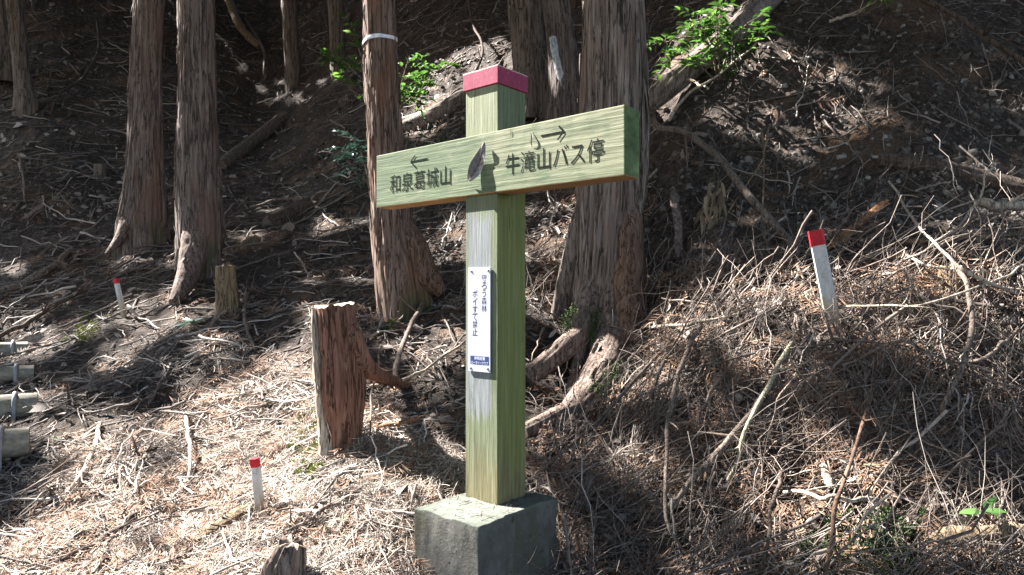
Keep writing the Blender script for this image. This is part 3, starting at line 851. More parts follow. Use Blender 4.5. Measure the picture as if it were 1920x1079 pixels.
# leaf stuck on the board
lo = on_plane(877.5, 342, BO, .010); hi = on_plane(908, 267, BO, .0105)
ax = hi - lo; L = np.linalg.norm(ax); ax = ax / L; sd = nrm(np.cross(ax, -DR)); sd = nrm(sd * math.cos(.35) + np.cross(sd, ax) * (-.35 if sd @ DL < 0 else .35)); up = np.cross(sd, ax)
ts = np.linspace(0, 1, 22); us = np.linspace(-1, 1, 11)
g = Geo(); V = []
wid = .024 * np.sin(np.pi * np.clip(ts, 0, 1) ** .85) ** .8
for t, w in zip(ts, wid):
    for u in us:
        V.append(lo + ax * L * t + sd * (w * u + .010 * math.sin(t * 3.0)) + up * (.006 * abs(u) ** 1.5 * (w / .024) + .001 * t + .004 * math.sin(t * 9 + u * 2)) )
V = np.array(V); i, j = np.meshgrid(np.arange(21), np.arange(10), indexing='ij')
g.add(V, np.stack([i * 11 + j, (i + 1) * 11 + j, (i + 1) * 11 + j + 1, i * 11 + j + 1], -1).reshape(-1, 4))
lf = g.build('dead_leaf', M['deadleaf'], None, tuple(lo))
tag(lf, 'large grey-brown dead leaf stuck upright to the middle of the signboard', 'leaf', 'dead leaves on the signboard')
g = Geo(); Vm = V.reshape(22, 11, 3)
tubes(g, (Vm[:, 5] + up * .0012)[None], np.full((1, 22), .0009), 5)
for kx in range(3, 18, 3):
    for sg in (1, -1):
        p = np.array([Vm[min(kx + n // 2 + (n > 0), 21), 5 + sg * n] for n in range(0, 5)]) + up * .001
        tubes(g, p[None], np.full((1, 5), .0005), 4)
g.build('leaf_veins', M['vein'], lf, tuple(lo))
LITPTS.append((V, 2.0))
# small curled fragment and a splinter on the board
for pts, w, nm, lb, ct in ((((996, 246), (998.5, 258), (997, 268), (998, 276)), .006, 'leaf_fragment', 'small curled brown leaf fragment on the board beside the right-pointing arrow', 'leaf'),
                       (((957, 243), (958.5, 250), (957.5, 257)), .0022, 'wood_splinter', 'tiny brown splinter stuck near the upper edge of the signboard', 'splinter')):
    P = catmull(np.array([on_plane(a, b, BO,   .001 + .003 * (nm == 'leaf_fragment') * (n % 3 != 0)) for n, (a, b) in enumerate(pts)]), 14)
    g = Geo(); R = w * np.sin(np.linspace(.25, 2.9, 14))
    V = []
    for p, r in zip(P, R):
        for u in (-1, -.4, .3, 1): V.append(p + DL * r * u * .6 - DR * r * (abs(u) * .5))
    i, j = np.meshgrid(np.arange(13), np.arange(3), indexing='ij')
    g.add(np.array(V), np.stack([i * 4 + j, (i + 1) * 4 + j, (i + 1) * 4 + j + 1, i * 4 + j + 1], -1).reshape(-1, 4))
    tag(g.build(nm, M['splint'] if nm != 'leaf_fragment' else M['deadleaf'], None, tuple(P[0])), lb, ct)

# ------------------------------------------------------------------ stakes
k = NT('stake_white'); n = k.noise(k.coord((1, 1, .3)), 30, 5); z = k.sep(k.coord())[2]
c = k.ramp(n, [(.3, (.42, .42, .4)), (.6, (.6, .6, .59))])
c = k.mix(k.math('MULTIPLY', k.step(k.math('ADD', z, k.math('MULTIPLY', n, .08)), .16, .02), .7), c, (.34, .25, .13)); c = k.mix(k.math('MULTIPLY', k.step(k.noise(k.coord(), 75, 5, .7), .54, .66), .55), c, (.22, .19, .15)); k.color(c); M['stw'] = k.m
k = NT('stake_red'); k.color(k.ramp(k.noise(k.coord(), 50, 3), [(.3, (.42, .012, .02)), (.7, (.58, .03, .045))])); k.b.inputs['Roughness'].default_value = .5; M['str'] = k.m
def stake(top, redb, bot, w, Y, label, rot, tilt=0.0):
    T = at(*top, Y); Rb = at(*redb, Y); Bt = at(*bot, Y)
    w = w / F * Y
    ax = nrm(T - Bt); s = nrm(np.cross(ax, np.array([math.sin(rot), math.cos(rot), 0]))); f = np.cross(s, ax)
    Bb = Bt - ax * .12
    o = empty('boundary_stake', tuple(Bt), label, 'stake', 'red-topped boundary stakes')
    def bar(a, b, h, name, mat):
        g = Geo(); c = h * .18; pr = [(-h, -h + c), (-h + c, -h), (h - c, -h), (h, -h + c), (h, h - c), (h - c, h), (-h + c, h), (-h, h - c)]
        r = [np.array([p + s * x + f * y for x, y in pr]) for p in (a, b)]
        i = np.arange(8)
        g.add(np.concatenate(r), np.stack([i, (i + 1) % 8, 8 + (i + 1) % 8, 8 + i], -1))
        g.add(np.concatenate([r[1], [b]]), None, np.stack([i, (i + 1) % 8, np.full(8, 8)], -1))
        g.add(np.concatenate([r[0], [a]]), None, np.stack([(i + 1) % 8, i, np.full(8, 8)], -1))
        g.build(name, mat, o, tuple(Bt), False)
        LITPTS.append((r[0], .6)); LITPTS.append((r[1], .8))
    bar(Bb, Rb, w / 2, 'stake_body', M['stw'])
    bar(Rb - ax * .0015, T, w / 2 * 1.06, 'red_head', M['str'])
stake((1529, 432), (1534, 460), (1559, 585), 25, 2.98, 'leaning white boundary stake with a red head, in the brush pile on the right', .5)
stake((477, 860), (479.5, 875), (487, 950), 13.5, 2.6, 'white boundary stake with a red head, in the sunlit litter in front of the stump', .3)
stake((217, 523), (219, 532), (229, 577), 7.5, 5.05, 'small distant white boundary stake with a red head, on the shaded left slope', .3)

# ------------------------------------------------------------------ stumps
def stump(name, label, spec, Y, mat, seed, cut=True, lob=(5, .12), sides=90, top_tilt=.0, group='cut tree stumps', notch=False, amp=.006, below=.2, lit=.4, cutmat=None):
    spec = np.array(spec, float)
    C = at(spec[:, 0], spec[:, 1], np.full(len(spec), Y)); R = spec[:, 2] / 2 / F * Y
    C = C[::-1]; R = R[::-1]
    C = np.concatenate([[C[0] - np.array([0, 0, below])], C]); R = np.concatenate([[R[0] * 1.05], R])
    PR = catmull(np.concatenate([C, R[:, None]], 1), 90)
    s0 = np.linalg.norm(C[1] - C[0])
    def lobes(th, s):
        return 1 + lob[1] * np.exp(-np.maximum(s - s0, 0) / .12) * np.cos(lob[0] * th + seed) + .05 * np.cos(3 * th + seed * 2) + .03 * np.cos(7 * th + seed)
    g, V = bark_tube(PR[:, :3], PR[:, 3], sides, amp, 60., 3.5, seed, lobes)
    th = np.arange(sides) / sides * 2 * math.pi
    K = len(V)
    ragged = .012 * vnoise(np.stack([np.cos(th) * 4, np.sin(th) * 4, th * 0], -1), seed + 9)
    if notch: ragged = ragged - .03 * np.clip(np.cos(th - 3.7), .55, 1) * 1.0 + .016
    V2 = V.copy(); V2[-1, :, 2] += ragged; V2[-2, :, 2] += ragged * .6
    o = empty(name, tuple(C[1]), label, 'tree stump', group)
    g2 = Geo(); k_ = np.arange(K - 1)[:, None]; j = np.arange(sides)[None, :]; j2 = (j + 1) % sides
    g2.add(V2.reshape(-1, 3), np.stack([k_ * sides + j, k_ * sides + j2, (k_ + 1) * sides + j2, (k_ + 1) * sides + j], -1).reshape(-1, 4))
    strips(g2, V2, 26, seed, 8, 26)
    g2.build('stump_body', mat, o, tuple(C[1]))
    gc = Geo(); cen = V2[-1].mean(0); rg = []
    for f in (1.0, .9, .6, .3):
        p = cen + (V2[-1] - cen) * f
        p[:, 2] += .004 * vnoise(p * 60, seed) + (.002 if f < 1 else 0)
        rg.append(p)
    i = np.arange(sides); i1 = (i + 1) % sides
    gc.add(np.concatenate(rg + [[cen + np.array([0, 0, .003])]]), np.concatenate([np.stack([a * sides + i, a * sides + i1, (a + 1) * sides + i1, (a + 1) * sides + i], -1) for a in range(3)]), np.stack([3 * sides + i, 3 * sides + i1, np.full(sides, 4 * sides)], -1))
    gc.build('cut_face', cutmat or M['cut'], o, tuple(C[1]))
    LITPTS.append((V2[::4, ::6].reshape(-1, 3), lit))
    return o
st = stump('tree_stump', 'tall reddish weathered stump with a sunlit left edge, left of the signpost', [(625,572,72),(630,620,75),(637,680,82),(641,730,84),(641,790,72),(639,850,62),(640,890,62)], 2.98, M['stump'], 31, notch=True, lit=2.0, sides=160, amp=.006, lob=(5, .03))
root_of(st, [(638,600,2.98),(656,652,2.98),(684,688,3.05),(708,703,3.2),(738,714,3.4),(775,728,3.62)], [46,60,40,27,20,13], M['stump'], 33)
pe = np.array([at(a, b, 2.922) for a, b in ((589,580),(592,640),(596,700),(603,770),(611,850),(615,905))])  # pale splinter strip; its tone also paints in the stump's sunlit rim
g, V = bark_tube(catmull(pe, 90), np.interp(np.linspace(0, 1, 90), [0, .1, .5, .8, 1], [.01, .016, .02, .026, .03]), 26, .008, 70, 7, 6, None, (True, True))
strips(g, V, 24, 77, 8, 30)
g.build('pale_sunlit_edge', M['stick_pale'], st, tuple(pe[-1])); LITPTS.append((V[::3, ::4].reshape(-1, 3), 2.0))
stump('tree_stump', 'small low stump in the shaded litter below the left pair of trunks', [(422,500,34),(424,530,37),(428,580,44)], 4.9, M['decay'], 35, lit=.2)
stump('tree_stump', 'tiny far stump on the shaded slope left of the tall cedar pair', [(187,310,18),(187,328,19),(188,350,24)], 7.9, M['bark_far'], 36, sides=40, lit=.1)
stump('tree_stump', 'yellowish moss-tinted stump half buried in the brush at the right', [(1786,502,42),(1788,540,44),(1790,600,50)], 3.0, M['decay'], 37, lit=.6)
stump('tree_stump', 'grey bleached stub poking up at the bottom edge left of the concrete base', [(548,1018,46),(540,1045,62),(532,1079,76)], 2.2, M['root_wood'], 38, lit=.6, cutmat=M['root_wood'])

# ------------------------------------------------------------------ logs and branches
def log(name, label, pts, w, mat, seed, cat='log', group=None, sides=48, lift=.0, taper=1.0, fixedY=None, ends=True):
    P = []
    for a in pts:
        P.append(at(a[0], a[1], a[2]) if len(a) == 3 else hit(a[0], a[1], lift))
    P = np.array(P); Yv = P[:, 1]
    R = w / 2 / F * Yv * np.linspace(1, taper, len(P))
    PR = catmull(np.concatenate([P, R[:, None]], 1), 80)
    g, V = bark_tube(PR[:, :3], PR[:, 3], sides, .007, 45., 3.5, seed, None, (True, True))
    strips(g, V, 16, seed)
    LITPTS.append((V[::6, ::8].reshape(-1, 3), .1))
    o = g.build(name, mat, None, tuple(P[0]))
    return tag(o, label, cat, group)
log('fallen_log', 'straight thin fallen log slanting uphill to the far thin trunk', [(412,312),(470,270),(534,220)], 24, M['root_wood'], 41, lift=.08)
log('fallen_log', 'thick fallen log lying under the bright green shrub on the upper right', [(1190,212,5.3),(1250,165,5.25),(1330,100,5.35),(1400,38,5.5),(1460,-20,5.75)], 42, M['log'], 42, sides=64)
log('fallen_log', 'brown fallen log behind the post, running down left from the red cap', [(935,160),(870,188),(815,220),(745,245)], 38, M['log'], 43, lift=.12)
log('fallen_log', 'thin log lying level behind the post just right of the red cap', [(985,187),(1030,180),(1075,170)], 17, M['log'], 44, lift=.1)
log('fallen_log', 'dim brown log lying along the dark bank at the right edge', [(1650,300),(1740,312),(1840,335),(1960,365)], 34, M['stick_dark'], 45, lift=.05)
log('fallen_log', 'short stubby log end in the litter right of the left pair of trunks', [(452,475),(466,462),(478,452)], 26, M['decay'], 46, lift=.06)
log('rotten_log', 'dark rotten lump of wood between the left pair and the banded tree', [(505,420),(550,400),(585,385)], 34, M['stick_dark'], 47, lift=.02)

def branch(label, pts, w0, w1, mat, lift=.03, name='fallen_branch', cat='branch', seed=0, side=0, wig=.01, sides=9, lit=.12):
    """pts (px, py[, extra lift]) along the litter; w0, w1 widths in pixels at the two ends."""
    r = np.random.default_rng(seed + 900)
    P = np.array([hit(a[0], a[1], (lift + (.09 if a[0] > 980 and a[1] > 430 else .02)) * (.25 if i in (0, len(pts) - 1) else 1) + (a[2] if len(a) > 2 else 0)) for i, a in enumerate(pts)])
    R = np.linspace(w0, w1, len(P)) / 2 / F * P[:, 1]
    n = max(14, int(np.linalg.norm(np.diff(P, axis=0), axis=1).sum() / .022))
    n = min(n, 90)
    PR = catmull(np.concatenate([P, R[:, None]], 1), n)
    q = np.linspace(0, 9, n)[:, None]
    PR[:, :3] += wig * np.concatenate([vnoise(np.concatenate([q, q * 0 + c, q * 0 + seed], 1), 5)[:, None] for c in (1.3, 4.7, 8.1)], 1)
    PR[:, 3] *= 1 + .14 * vnoise(np.concatenate([q * 3, q * 0, q * 0 + seed], 1), 8)
    g, V = bark_tube(PR[:, :3], np.maximum(PR[:, 3], .0012), sides, .0032, 120., 8., seed, None, (True, True))
    for _ in range(side + 2):
        i = int(r.integers(2, n - 2)); t = nrm(PR[i + 1, :3] - PR[i - 1, :3]); d = nrm(r.normal(size=3) + np.array([0, -.4, .5])); d = nrm(d - t * (d @ t) * .6 + t * .6)
        ln = r.uniform(.05, .2); u = np.linspace(0, 1, 7)[:, None]
        bend = r.normal(size=3) * .2
        pp = PR[i, :3] + d * ln * u + bend * ln * u ** 2
        tubes(g, pp[None], (PR[i, 3] * .55 * (1 - .7 * u[:, 0]))[None], 5)
    LITPTS.append((PR[::3, :3], lit))
    o = g.build(name, mat, None, tuple(P[0]))
    return tag(o, label, cat, 'loose branches on the slope' if cat == 'branch' else None)
S, SPa, SD = M['stick'], M['stick_pale'], M['stick_dark']
BR = [
 ('long smooth brown branch slanting down from the thick trunk to the leaning stake', [(1216,200,.1),(1232,236,.15),(1290,250,.2),(1345,298,.25),(1395,362,.3),(1445,415,.2),(1482,452,.1),(1508,490,0)], 10, 16, S, 4),
 ('pale thin stick propped under the bright green shrub', [(1252,228,.05),(1290,178,.1),(1335,148,.12),(1418,82,.1)], 6, 4, SPa, 0),
 ('short pale twig crossing the thick fallen log', [(1268,140,.3),(1326,166,.3)], 6, 4, SPa, 0),
 ('dark drooping branch crossing the upper right corner', [(1715,-10,.3),(1795,32,.3),(1862,80,.3),(1935,128,.3)], 9, 11, SD, 4),
 ('pale broken stick hanging at the top edge right of the green shrub', [(1555,41,.15),(1622,20,.2)], 7, 5, SPa, 1),
 ('pale bare twig with side shoots rising left of the sawn branch end', [(1668,338,.5),(1700,395,.5),(1742,450,.45),(1790,490,.4),(1832,520,.3),(1905,555,.2)], 4, 7, SPa, 5),
 ('crooked bare shoot sticking up from the sawn branch end at the right edge', [(1818,400,.5),(1840,370,.55),(1850,330,.6),(1862,308,.6),(1853,286,.6)], 4, 3, SPa, 3),
 ('pale sunlit sawn branch entering from the right edge', [(1838,381,.5),(1880,384,.5),(1945,386,.5)], 17, 19, SPa, 0),
 ('curved pale twig running from the sawn branch down to the yellowish stump', [(1832,384,.5),(1800,420,.5),(1755,455,.45),(1690,492,.3)], 5, 4, SPa, 2),
 ('thick curved pale branch arching down in front of the yellowish stump', [(1786,482,.2),(1806,520,.2),(1822,570,.2),(1820,640,.15),(1796,705,.1),(1772,760,.05),(1766,806,0)], 10, 9, S, 3),
 ('straight greyish-green bare stick lying in the middle of the brush pile', [(1482,640,.06),(1444,720,.08),(1400,805,.08),(1366,905,.03)], 10, 7, M['stick_green'], 0),
 ('straight brown stick just left of the greyish-green stick', [(1462,690,.04),(1400,780,.05),(1310,890,.05),(1232,968,.03)], 14, 10, S, 1),
 ('thin grey stick hanging down the middle of the brush', [(1312,612,.08),(1276,690,.1),(1256,780,.1),(1250,900,.1),(1252,980,.1),(1278,1036,.06)], 10, 6, S, 3),
 ('slender reddish-brown stem standing in front of the mossy bank', [(1642,716,.12),(1608,832,.15),(1570,935,.15),(1546,1085,.1)], 6, 9, M['root_red'], 3),
 ('pale stick lying level right of the arched roots', [(1205,612,.08),(1300,606,.1),(1420,578,.06)], 6, 5, SPa, 1),
 ('short pale stick on the earth ledge above the mossy bank', [(1468,920,.08),(1560,934,.12),(1668,943,.08)], 7, 9, SPa, 0),
 ('long pale pole slanting up right from the post foot past the mossy root', [(985,905,.04),(1080,830,.08),(1150,758,.1),(1212,688,.1),(1262,640,.05)], 8, 6, S, 2),
 ('orange-tinted stick in the sunlit top of the brush pile', [(1680,458,.1),(1780,450,.12),(1930,440,.1)], 9, 10, M['decay'], 0),
 ('long thin twig sweeping across below the sawn branch', [(1560,575,.1),(1700,575,.2),(1830,540,.25),(1935,492,.2)], 4, 5, SPa, 3),
 ('long twig lying along the top of the brush right of the leaning stake', [(1590,500,.1),(1680,470,.1),(1760,505,.15),(1930,502,.1)], 5, 5, SPa, 3),
 ('brown stick crossing the sunlit brush below the yellowish stump', [(1580,690,.08),(1690,640,.1),(1790,690,.1),(1925,735,.1)], 6, 5, S, 3),
 ('grey broken stick standing right of the post foot', [(1098,918,.05),(1106,960,.05),(1112,1012,.03)], 13, 11, S, 0),
 ('forked branch leaning between the stump and the banded tree', [(738,714,.05),(756,646,.1),(792,572,.1),(808,545,.05)], 10, 8, S, 3),
 ('pale stick running right from the fork behind the stump', [(690,726,.05),(770,705,.08),(874,640,.08)], 6, 5, SPa, 0),
 ('reddish stick lying in the shade right of the stump', [(700,802,.05),(742,796,.06),(786,784,.04)], 9, 8, M['splint'], 0),
 ('upright thin twig crossing the stump on its right side', [(716,650,.06),(702,720,.1),(694,790,.1),(694,880,.08)], 4, 4, S, 2),
 ('thin branch in the litter at the upper left edge', [(-20,556,.05),(55,526,.08),(100,498,.05),(135,468,.03)], 17, 9, S, 1),
 ('long dark stick lying across the slope above the log steps', [(92,785,.03),(190,745,.05),(290,692,.05),(345,640,.03)], 12, 8, SD, 2),
 ('bent pale stick beside the lowest log step', [(186,795,.04),(178,840,.05),(152,893,.05),(124,928,.03)], 9, 10, SPa, 0),
 ('short upright pale stick in the sunlit litter left of the small stake', [(348,775,.04),(356,845,.05),(353,905,.03)], 7, 7, SPa, 0),
 ('grey weathered root piece lying by the glossy seedling', [(366,642,.04),(398,610,.06),(420,585,.04)], 12, 13, S, 0),
 ('crooked grey stick standing right of the small low stump', [(466,540,.06),(458,590,.08),(468,630,.06),(480,662,.03)], 7, 6, S, 1),
 ('long thin stick crossing the sunlit litter before the stump', [(470,1040,.03),(560,985,.06),(650,930,.06),(735,880,.04)], 9, 6, S, 2),
 ('dark stick lying in the dappled litter at lower left', [(90,1060,.03),(180,1015,.04),(262,962,.03)], 12, 9, SD, 0),
 ('short dark stick left of the sunlit litter patch', [(228,866,.03),(264,852,.04),(304,838,.03)], 10, 8, SD, 0),
 ('thick curved pale branch hanging at the top left of centre', [(425,-10,.4),(440,30,.4),(456,58,.35),(487,88,.25)], 17, 13, M['decay'], 0),
 ('thin grey stem hanging beside the thin far trunk', [(458,35,.3),(486,78,.3),(496,105,.3),(494,142,.2)], 6, 4, S, 0),
 ('long dark vine looping over the upper left slope', [(182,40,.3),(184,90,.35),(160,140,.3),(110,180,.2),(96,215,.1)], 5, 4, SD, 2),
 ('thin stick leaning on the slope left of the tall cedar pair', [(35,290,.1),(44,330,.15),(46,380,.1)], 5, 4, S, 1),
 ('slender stick beside the small distant stake', [(60,598,.04),(130,560,.06),(205,528,.04)], 8, 5, SD, 1),
 ('slanting stick above the topmost log step', [(-10,636,.04),(60,600,.06),(112,565,.04)], 10, 7, SD, 0),
 ('thin twig arching over the dark soil left of the banded tree', [(470,390,.05),(540,372,.08),(600,380,.05)], 5, 4, S, 2),
 ('pale curved stem hanging before the dark bank right of the thick trunk', [(1430,240,.25),(1432,300,.3),(1428,380,.25),(1434,460,.1)], 4, 3, M['decay'], 0),
 ('thin straw-coloured stem hanging in the middle of the dark bank', [(1442,235,.3),(1430,300,.35),(1400,345,.3),(1365,400,.2)], 4, 3, M['decay'], 1),
 ('long grey stick low in the brush at the right edge', [(1925,600,.08),(1860,660,.1),(1790,700,.08)], 8, 6, S, 2),
 ('thin stick hanging over the mossy bank', [(1470,880,.1),(1450,940,.12),(1436,1030,.1),(1430,1085,.06)], 8, 6, SD, 1),
 ('arched thin twig in the centre of the brush pile', [(1560,680,.1),(1500,700,.18),(1460,760,.15),(1445,830,.05)], 4, 3, S, 2),
 ('dark upright twig above the red cap', [(868,172,.2),(905,100,.3),(885,40,.3),(880,-5,.3)], 5, 4, SD, 2),
]
BLIT = {0:.3,1:.35,2:.6,4:.4,5:1.2,6:1.2,7:1.5,8:1.2,9:.6,10:.35,12:.5,14:.8,15:1,16:.5,17:1.2,18:1.2,19:1.2,23:.5,28:1,29:1.2,32:1.2,35:.4}
for n, (lb, pts, a, b, m, sd_) in enumerate(BR):
    branch(lb, pts, a, b, m, seed=n, side=sd_, lit=BLIT.get(n, .04))

def slab(label, pts, w, t, mat, seed, name, cat, lift=.05, lit=.5):
    """A split board or bark strip: a ragged flat bar with real thickness."""
    P = np.array([hit(a[0], a[1], lift + (a[2] if len(a) > 2 else 0)) for a in pts]); n = 30
    C = catmull(P, n); T = nrm(np.gradient(C, axis=0)); ww = w / 2 / F * P[:, 1].mean()
    V = np.array([0, -.75, .66]); s = nrm(np.cross(T, V)); f = np.cross(s, T)
    q = np.linspace(0, 6, n); e1 = 1 + .3 * vnoise(np.stack([q * 2, q * 0, q * 0 + seed], -1), 1); e2 = 1 + .3 * vnoise(np.stack([q * 2, q * 0 + 5, q * 0 + seed], -1), 2)
    tp = np.clip(np.minimum(np.linspace(.2, 6, n), np.linspace(5, .35, n)), 0, 1)
    prof = [(-1, -.5), (-.5, -.65), (.2, -.5), (1, -.5), (1, .5), (.4, .7), (-.3, .5), (-1, .5)]
    rings = []
    for kx in range(n):
        rings.append([C[kx] + s[kx] * ww * tp[kx] * (x * (e1[kx] if x < 0 else e2[kx])) + f[kx] * t * y for x, y in prof])
    Vv = np.array(rings); g = Geo(); k_ = np.arange(n - 1)[:, None]; j = np.arange(8)[None]; j2 = (j + 1) % 8
    g.add(Vv.reshape(-1, 3), np.stack([k_ * 8 + j, k_ * 8 + j2, (k_ + 1) * 8 + j2, (k_ + 1) * 8 + j], -1).reshape(-1, 4))
    i = np.arange(1, 7)
    g.add(Vv[0], None, np.stack([i * 0, i + 1, i], -1)); g.add(Vv[-1], None, np.stack([i * 0, i, i + 1], -1))
    LITPTS.append((C, lit))
    return tag(g.build(name, mat, None, tuple(P[0])), label, cat)
slab('reddish split slab of wood lying against the dark bank above the leaning stake', [(1550,470,.1),(1600,428,.15),(1664,376,.15)], 15, .012, M['splint'], 1, 'split_wood', 'wood', lit=.1)
slab('decayed brown board lying at the bottom right below the green seedling', [(1738,1012,.05),(1830,1002,.08),(1950,992,.08)], 28, .02, M['decay'], 2, 'decayed_board', 'wood', lit=.3)
slab('grey strip of peeled bark hanging right of the thick trunk', [(1262,350,.3),(1268,400,.3),(1272,440,.28),(1270,482,.25)], 17, .004, M['root_wood'], 3, 'bark_strip', 'bark', lit=1.2)
slab('broad brown slab of bark in the sunlit litter in front of the small stake', [(362,1016,.03),(410,985,.06),(470,950,.05)], 22, .012, M['decay'], 4, 'bark_slab', 'bark', lit=.9)
slab('bleached strip of bark on the ground left of the small distant stake', [(44,410,.05),(62,398,.06),(82,384,.05)], 12, .01, M['root_wood'], 5, 'bark_strip', 'bark', lit=.5)
slab('pale chip of bark standing in the brush beside the grey broken stick', [(1545,870,.08),(1550,890,.08),(1558,915,.06)], 16, .006, SPa, 6, 'bark_chip', 'bark', lit=.8)

# ------------------------------------------------------------------ log steps of the trail
k = NT('step_log'); v = k.coord((.12, 1, 1)); n = k.noise(v, 50, 6)
c = k.ramp(n, [(.3, (.13, .115, .085)), (.55, (.235, .215, .175)), (.75, (.34, .32, .28))]); k.color(c); k.bump(n, .4, .004); M['steplog'] = k.m
k = NT('step_peg'); k.color(k.ramp(k.noise(k.coord(), 40, 3), [(.3, (.2, .2, .215)), (.7, (.3, .305, .33))])); k.b.inputs['Roughness'].default_value = .5; M['peg'] = k.m
for (xe, yc, w, Y, pegx, lb) in ((55, 828, 54, 3.25, 2, 'lowest and nearest round log step at the left edge'), (70, 760, 46, 3.75, 27, 'second log step up at the left edge, crossed by a pale peg'),
                                 (64, 699, 28, 4.35, 30, 'third log step up at the left edge, thinner and half covered'), (52, 654, 26, 4.85, 24, 'topmost log step at the left edge under bright litter')):
    e = at(xe, yc, Y); r = w / 2 / F * Y
    axl = np.array([-.84, -.54, 0.0]); l = e + axl * 1.25
    o = empty('log_step', tuple((e + l) / 2 - np.array([0, 0, r])), lb, 'step', 'log steps of the trail')
    P = catmull(np.array([l, (l + e) / 2, e]), 60)
    g, V = bark_tube(P, np.full(60, r), 40, .0022, 45, 2., int(xe), None, (True, True))
    g.build('log', M['steplog'], o, tuple(e))
    LITPTS.append((V[::3, ::3].reshape(-1, 3), .8))
    ss = np.linspace(0, .8, 200); pc = e + axl * ss[np.argmin(np.abs(proj(e[None] + axl[None] * ss[:, None])[0] - pegx))]
    fo = np.array([.54, -.84, 0.0]); rr_ = r + .006
    hoop = [pc + fo * rr_ - np.array([0, 0, r + .1])] + [pc + fo * rr_ * math.cos(t) + np.array([0, 0, rr_ * math.sin(t)]) for t in np.linspace(-.15, 2.2, 20)]
    g = Geo(); tubes(g, np.array(hoop)[None], np.full((1, len(hoop)), .0105), 10, True)
    g.build('peg', M['peg'], o, tuple(pc))

# ------------------------------------------------------------------ plants
def plant(name, label, stems, n, L, W, mat, seed, spread, cat='plant', droop=.2, smat=None, lit=.6, flat=.5):
    """Stems are pixel/depth polylines; leaves grow along and round them."""
    r = np.random.default_rng(seed)
    base = at(*stems[0][0])
    o = empty(name, tuple(base), label, cat)
    B, D = [], []
    g = Geo()
    lens = [sum(np.linalg.norm(np.diff(np.array([at(*p) for p in s]), axis=0), axis=1)) for s in stems]
    for s, ln in zip(stems, lens):
        P = catmull(np.array([at(*p) for p in s]), 30)
        tubes(g, P[None], np.linspace(.008, .0028, 30)[None], 6)
        m = int(n * ln / sum(lens))
        nb = max(3, m // 7)
        for _ in range(nb):
            i = int(r.integers(8, 30)); d = nrm(r.normal(size=3) * np.array([1, 1, flat]) + np.array([0, 0, .35]))
            u = np.linspace(0, 1, 8)[:, None]; q = P[i] + d * spread * r.uniform(.35, 1) * u - np.array([0, 0, 1]) * spread * .25 * u ** 2
            tubes(g, q[None], np.linspace(.0022, .0009, 8)[None], 4)
            for x in range(7):
                jx = min(7, 2 + x); B.append(q[jx] + r.normal(size=3) * .004); sg = 1 if x % 2 else -1
                sd2 = nrm(np.cross(d, [0, 0, 1.0])) * sg
                D.append(nrm(d * .7 + sd2 * (.9 if x < 6 else .1) + r.normal(size=3) * .25))
    g.build('stem', smat or M['stick'], o, tuple(base))
    B = np.array(B); D = np.array(D); up = nrm(np.array([0, 0, 1.0]) + r.normal(size=B.shape) * .3)
    g = Geo(); sc = r.uniform(.6, 1.15, len(B))
    leaves(g, B, D, up, L * sc, W * sc, .18, droop)
    g.build('foliage', mat, o, tuple(base))
    LITPTS.append((B[::2], lit))
    return o
plant('green_shrub', 'bright green sunlit leafy shrub on the fallen log at the upper right', [[(1345,150,5.2),(1330,86,5.1),(1290,70,5.05),(1245,81,5.0)], [(1350,150,5.2),(1345,76,5.1),(1350,26,5.1),(1365,-6,5.1)], [(1350,140,5.2),(1375,76,5.1),(1400,46,5.1),(1425,31,5.1)], [(1340,150,5.2),(1300,116,5.1),(1255,111,5.0)], [(1350,106,5.2),(1320,56,5.1),(1305,26,5.1)]], 480, .082, .034, M['leaf_bright'], 51, .25, 'shrub', lit=1.2)
plant('green_shrub', 'bright green sprig of leaves peeping out left of the tape band', [[(700,165,5.6),(670,140,5.5),(640,112,5.5),(622,105,5.5)], [(695,150,5.6),(672,90,5.5),(665,55,5.5)], [(695,190,5.6),(660,170,5.5),(640,150,5.5)]], 150, .085, .036, M['leaf_bright'], 52, .18, 'shrub', lit=1.2)
plant('green_shrub', 'light green leafy sapling right of the banded trunk above the board', [[(745,220,6.0),(765,170,5.9),(790,140,5.8),(815,125,5.8)], [(748,200,6.0),(755,150,5.9),(768,105,5.9)], [(745,210,6.0),(775,180,5.9),(800,165,5.8)]], 260, .085, .036, M['leaf_bright'], 53, .22, 'shrub', lit=1.4)
plant('evergreen_shrub', 'low bluish-green shrub in the shade left of the banded trunk', [[(680,345,5.9),(650,300,5.8),(610,285,5.8),(585,292,5.8)], [(690,330,5.9),(670,270,5.8),(640,255,5.8)], [(690,345,5.9),(670,325,5.8),(650,335,5.8)]], 190, .075, .03, M['leaf_blue'], 54, .18, 'shrub', lit=.2)
plant('evergreen_shrub', 'dark bluish sprays of leaves behind the board, left of the post', [[(760,290,6.2),(800,250,6.1),(845,225,6.1)], [(760,280,6.2),(770,240,6.1),(790,215,6.1)]], 80, .07, .028, M['leaf_blue'], 55, .15, 'shrub', lit=.1)
plant('green_sprig', 'small bright sprig of leaves hanging at the top edge, upper right', [[(1675,-40,4.6),(1660,-10,4.55),(1648,15,4.55)]], 34, .06, .02, M['leaf_bright'], 56, .08, 'sprig', .5, lit=1.5)
